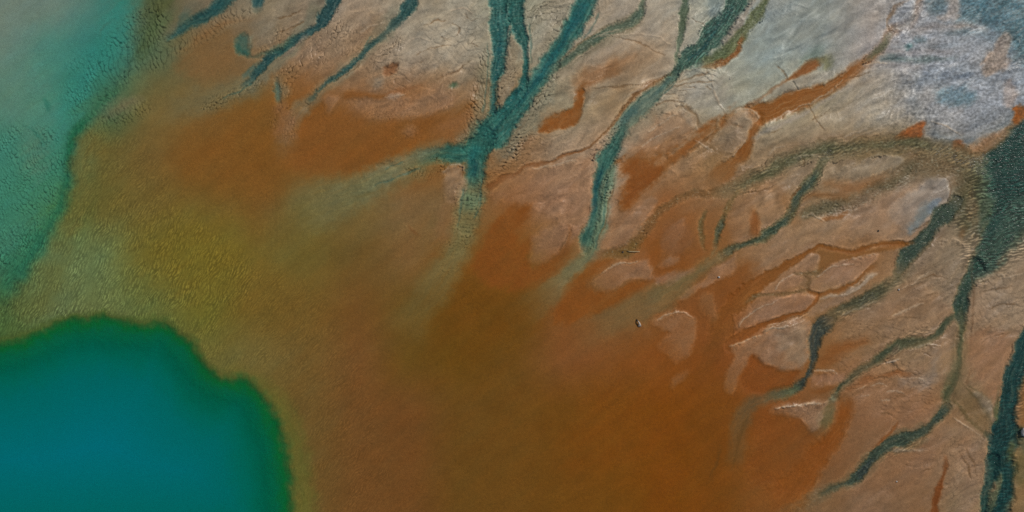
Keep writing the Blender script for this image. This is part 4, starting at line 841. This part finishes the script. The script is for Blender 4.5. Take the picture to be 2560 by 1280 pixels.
# water: clear film over the bed, carrying silt that thickens with depth
def water_mat(name, rough, wave_scale, wave_h, stretch):
    m, nt, out = newmat(name); L = nt.links.new
    at = N(nt, 'ShaderNodeAttribute', attribute_name='silt')
    oo = N(nt, 'ShaderNodeAttribute', attribute_name='murk')
    geo = N(nt, 'ShaderNodeNewGeometry')
    mp = N(nt, 'ShaderNodeMapping'); mp.inputs['Scale'].default_value = (1.0, stretch, 1.0); L(geo.outputs['Position'], mp.inputs['Vector'])
    n1 = N(nt, 'ShaderNodeTexNoise', i_Scale=wave_scale, i_Detail=2.5, i_Roughness=0.55); L(mp.outputs[0], n1.inputs['Vector'])
    bp = N(nt, 'ShaderNodeBump', i_Strength=1.0, i_Distance=wave_h); L(n1.outputs[0], bp.inputs['Height'])
    g1 = N(nt, 'ShaderNodeTexNoise', i_Scale=24.0, i_Detail=3.0, i_Roughness=0.75); L(geo.outputs['Position'], g1.inputs['Vector'])
    mr = N(nt, 'ShaderNodeMapRange'); mr.inputs['From Min'].default_value = 0.25; mr.inputs['From Max'].default_value = 0.75
    mr.inputs['To Min'].default_value = 0.72; mr.inputs['To Max'].default_value = 1.28; L(g1.outputs[0], mr.inputs['Value'])
    vm = N(nt, 'ShaderNodeVectorMath', operation='SCALE'); L(at.outputs['Color'], vm.inputs[0]); L(mr.outputs[0], vm.inputs['Scale'])
    df = N(nt, 'ShaderNodeBsdfDiffuse'); L(vm.outputs[0], df.inputs['Color'])
    tr = N(nt, 'ShaderNodeBsdfTransparent')
    mx = N(nt, 'ShaderNodeMixShader'); L(oo.outputs['Fac'], mx.inputs[0]); L(tr.outputs[0], mx.inputs[1]); L(df.outputs[0], mx.inputs[2])
    gl = N(nt, 'ShaderNodeBsdfGlossy'); gl.inputs['Roughness'].default_value = rough; L(bp.outputs[0], gl.inputs['Normal'])
    lw = N(nt, 'ShaderNodeLayerWeight'); lw.inputs['Blend'].default_value = 0.5
    p5 = N(nt, 'ShaderNodeMath', operation='POWER'); L(lw.outputs['Facing'], p5.inputs[0]); p5.inputs[1].default_value = 5.0
    fr = N(nt, 'ShaderNodeMath', operation='MULTIPLY_ADD'); L(p5.outputs[0], fr.inputs[0]); fr.inputs[1].default_value = 0.98; fr.inputs[2].default_value = 0.02
    m2 = N(nt, 'ShaderNodeMixShader'); L(fr.outputs[0], m2.inputs[0]); L(mx.outputs[0], m2.inputs[1]); L(gl.outputs[0], m2.inputs[2])
    L(m2.outputs[0], out.inputs['Surface'])
    return m
still = water_mat('still_water', 0.16, 5.0, 0.02, 1.6)
running = water_mat('running_water', 0.22, 8.0, 0.022, 2.0)

everything = np.ones((H, W), bool)
sheet('mudflat_ground', everything, Z, {'albedo': ('C', albedo), 'wet': ('F', WET)}, mud)
zw = np.full((H, W), ZW, np.float32)
for name, tag, mat in (('lagoon_water', LAGOON, still), ('pool_water', POOL, still), ('stream_water', STREAM, running), ('creek_water', CREEK, running)):
    mask = (TAG == tag) & (depth > -0.004)
    sheet(name, mask, zw, {'silt': ('C', walbedo), 'murk': ('F', op)}, mat)

# ---------------------------------------------------------------- things lying on the flats
def ground_z(x, y):
    return float(Z[np.searchsorted(YS, y), np.searchsorted(XS, x)])
def simple_mat(name, c1, c2, rough, scale):
    m, nt, out = newmat(name); L = nt.links.new
    tc = N(nt, 'ShaderNodeTexCoord')
    n = N(nt, 'ShaderNodeTexNoise', i_Scale=scale, i_Detail=5.0); L(tc.outputs['Object'], n.inputs['Vector'])
    r = N(nt, 'ShaderNodeValToRGB'); r.color_ramp.elements[0].position = .35; r.color_ramp.elements[1].position = .7
    r.color_ramp.elements[0].color = (*c1, 1); r.color_ramp.elements[1].color = (*c2, 1); L(n.outputs[0], r.inputs[0])
    b = N(nt, 'ShaderNodeBump', i_Strength=0.5, i_Distance=0.01); L(n.outputs[0], b.inputs['Height'])
    p = N(nt, 'ShaderNodeBsdfPrincipled'); p.inputs['Roughness'].default_value = rough
    L(r.outputs[0], p.inputs['Base Color']); L(b.outputs[0], p.inputs['Normal']); L(p.outputs[0], out.inputs['Surface'])
    return m
bleached = simple_mat('bleached_wood', (.30, .24, .18), (.62, .54, .44), .8, 14)
stickwood = simple_mat('stick_wood', (.30, .22, .11), (.46, .34, .18), .8, 10)
darkwood = simple_mat('wet_bark', (.02, .014, .01), (.05, .035, .02), .5, 20)
whitestone = simple_mat('white_stone', (.30, .27, .23), (.52, .48, .42), .7, 8)
darkstone = simple_mat('dark_stone', (.03, .02, .015), (.06, .045, .03), .6, 12)

def tag(o, label, cat, group=None):
    o['label'] = label; o['category'] = cat
    if group: o['group'] = group
def link(name, bm, mat, loc=(0, 0, 0), parent=None):
    me = bpy.data.meshes.new(name); bm.to_mesh(me); bm.free()
    for p in me.polygons: p.use_smooth = True
    me.materials.append(mat)
    o = bpy.data.objects.new(name, me); col.objects.link(o); o.location = loc
    if parent: o.parent = parent
    return o
def limb(bm, pts, seg=10):
    rings = []
    for i, (x, y, z, r) in enumerate(pts):
        a = pts[max(i - 1, 0)]; b = pts[min(i + 1, len(pts) - 1)]
        t = np.array(b[:3]) - np.array(a[:3]); t = t / np.linalg.norm(t)
        up = np.array((0, 0, 1.0)); s = np.cross(t, up); s /= np.linalg.norm(s) + 1e-9; u = np.cross(s, t)
        ring = []
        for k_ in range(seg):
            f = 2 * math.pi * k_ / seg; w_ = r * (1 + .12 * math.sin(3 * f + i * 1.3))
            v = np.array((x, y, z)) + s * math.cos(f) * w_ + u * math.sin(f) * w_
            ring.append(bm.verts.new(v))
        rings.append(ring)
    for a, b in zip(rings[:-1], rings[1:]):
        for k_ in range(seg):
            bm.faces.new((a[k_], a[(k_ + 1) % seg], b[(k_ + 1) % seg], b[k_]))
    bm.faces.new(rings[0][::-1]); bm.faces.new(rings[-1])
def stone(rx, ry, rz, seed):
    rnd = random.Random(seed); bm = bmesh.new()
    bmesh.ops.create_icosphere(bm, subdivisions=3, radius=1)
    ph = [(rnd.uniform(1, 2.6), rnd.uniform(0, 6.3), rnd.uniform(1, 2.6), rnd.uniform(0, 6.3)) for _ in range(4)]
    for v in bm.verts:
        x, y, z = v.co
        f = 1 + sum(.07 * math.sin(a * 2 * x + b) * math.cos(c * 2 * y + d_ + z) for a, b, c, d_ in ph)
        v.co = (x * f * rx, y * f * ry, z * f * rz)
    return bm

# forked stub of driftwood, standing a little off the mud
gz = ground_z(1597, 806)
drift = bpy.data.objects.new('driftwood', None); col.objects.link(drift)
drift.location = (wx(1600), wy(815), gz)
tag(drift, 'short bleached forked driftwood stub at the lower edge of the olive silt fan', 'driftwood')
bm = bmesh.new()
limb(bm, [(.02, -.01, .02, .045), (-.02, .09, .07, .042), (-.06, .17, .11, .034), (-.095, .235, .13, .024), (-.11, .26, .135, .012)])
link('trunk', bm, bleached, parent=drift)
bm = bmesh.new()
limb(bm, [(-.03, .10, .075, .03), (-.055, .03, .06, .028), (-.06, -.02, .04, .022), (-.055, -.04, .03, .012)])
link('branch', bm, bleached, parent=drift)
bm = bmesh.new()
limb(bm, [(-.115, .25, .1, .03), (-.15, .29, .05, .034), (-.17, .32, .0, .03)])
link('root', bm, darkwood, parent=drift)

# straight stick
bm = bmesh.new()
limb(bm, [(0, 0, .025, .012), (.12, -.02, .03, .02), (.30, -.03, .032, .022), (.50, -.035, .034, .022), (.62, -.036, .036, .014)])
o = link('stick', bm, stickwood, (wx(1568), wy(627.5), ground_z(1584, 630)))
tag(o, 'thin straight pale stick lying on the brown feeder beside a dark pebble', 'stick')

rocks = [
    (2561, 1080, .20, .22, .13, 'white', 'rounded pale rock beside the dark creek at the right edge', 'rock', 'rock'),
    (1797, 693, .045, .06, .04, 'white', 'small pale pebble on the pink island above the orange channel fork', 'pebble', 'pebble'),
    (1824, 197, .03, .03, .025, 'white', 'tiny pale pebble on the pale sand above the pointed salt island', 'pebble', 'pebble'),
    (2242, 1204, .04, .04, .03, 'white', 'lone pale pebble on smooth tan mud below the lowest feeder', 'pebble', 'pebble'),
    (2195, 577, .05, .035, .035, 'dark', 'single dark pebble on the broad tan island', 'pebble', 'pebble'),
    (1557, 630, .05, .045, .03, 'dark', 'dark pebble at the left end of the pale stick', 'pebble', 'pebble'),
    (2246, 724, .05, .04, .03, 'white', 'pale pebble on tan mud beside the dark speckled feeder', 'pebble', 'pebble'),
]
for i, (px, py, a_, b_, c_, kind, lab, nm, cat) in enumerate(rocks):
    o = link(nm, stone(a_, b_, c_, i), whitestone if kind == 'white' else darkstone, (wx(px), wy(py), ground_z(px, py) + c_ * .45))
    o.rotation_euler.z = i * 1.3
    tag(o, lab, cat, 'pebbles scattered on the flats' if cat == 'pebble' else None)

# ---------------------------------------------------------------- light, sky, camera
SUN_EL, SUN_DIR = math.radians(40), (0.72, 0.69)      # towards the upper right
sun = bpy.data.lights.new('sun', 'SUN'); sun.energy = 3.0; sun.angle = math.radians(0.5); sun.color = (1.0, .96, .90)
so = bpy.data.objects.new('sun', sun); col.objects.link(so)
so.rotation_euler = (math.pi / 2 - SUN_EL, 0, math.atan2(SUN_DIR[1], SUN_DIR[0]) + math.pi / 2)
so.location = (0, 0, 60)
w = bpy.data.worlds.new('World'); scene.world = w; w.use_nodes = True
nt = w.node_tree; bg = nt.nodes['Background']
sky = nt.nodes.new('ShaderNodeTexSky'); sky.sky_type = 'NISHITA'; sky.sun_disc = False
sky.sun_elevation = SUN_EL; sky.sun_rotation = math.atan2(SUN_DIR[0], SUN_DIR[1])
nt.links.new(sky.outputs[0], bg.inputs['Color']); bg.inputs['Strength'].default_value = 0.08

cam = bpy.data.cameras.new('camera'); co = bpy.data.objects.new('camera', cam); col.objects.link(co)
HGT = 48.0
co.location = (0, 0, HGT); co.rotation_euler = (0, 0, 0)
cam.sensor_width = 36; cam.lens = 36 * HGT / (2560 * PX)
cam.clip_start = 0.5; cam.clip_end = 8000
scene.camera = co
scene.view_settings.view_transform = 'Standard'; scene.view_settings.look = 'None'
scene.view_settings.exposure = 0; scene.view_settings.gamma = 1
scene.render.engine = 'CYCLES'
scene.cycles.max_bounces = 6; scene.cycles.transparent_max_bounces = 8
scene.cycles.use_denoising = False
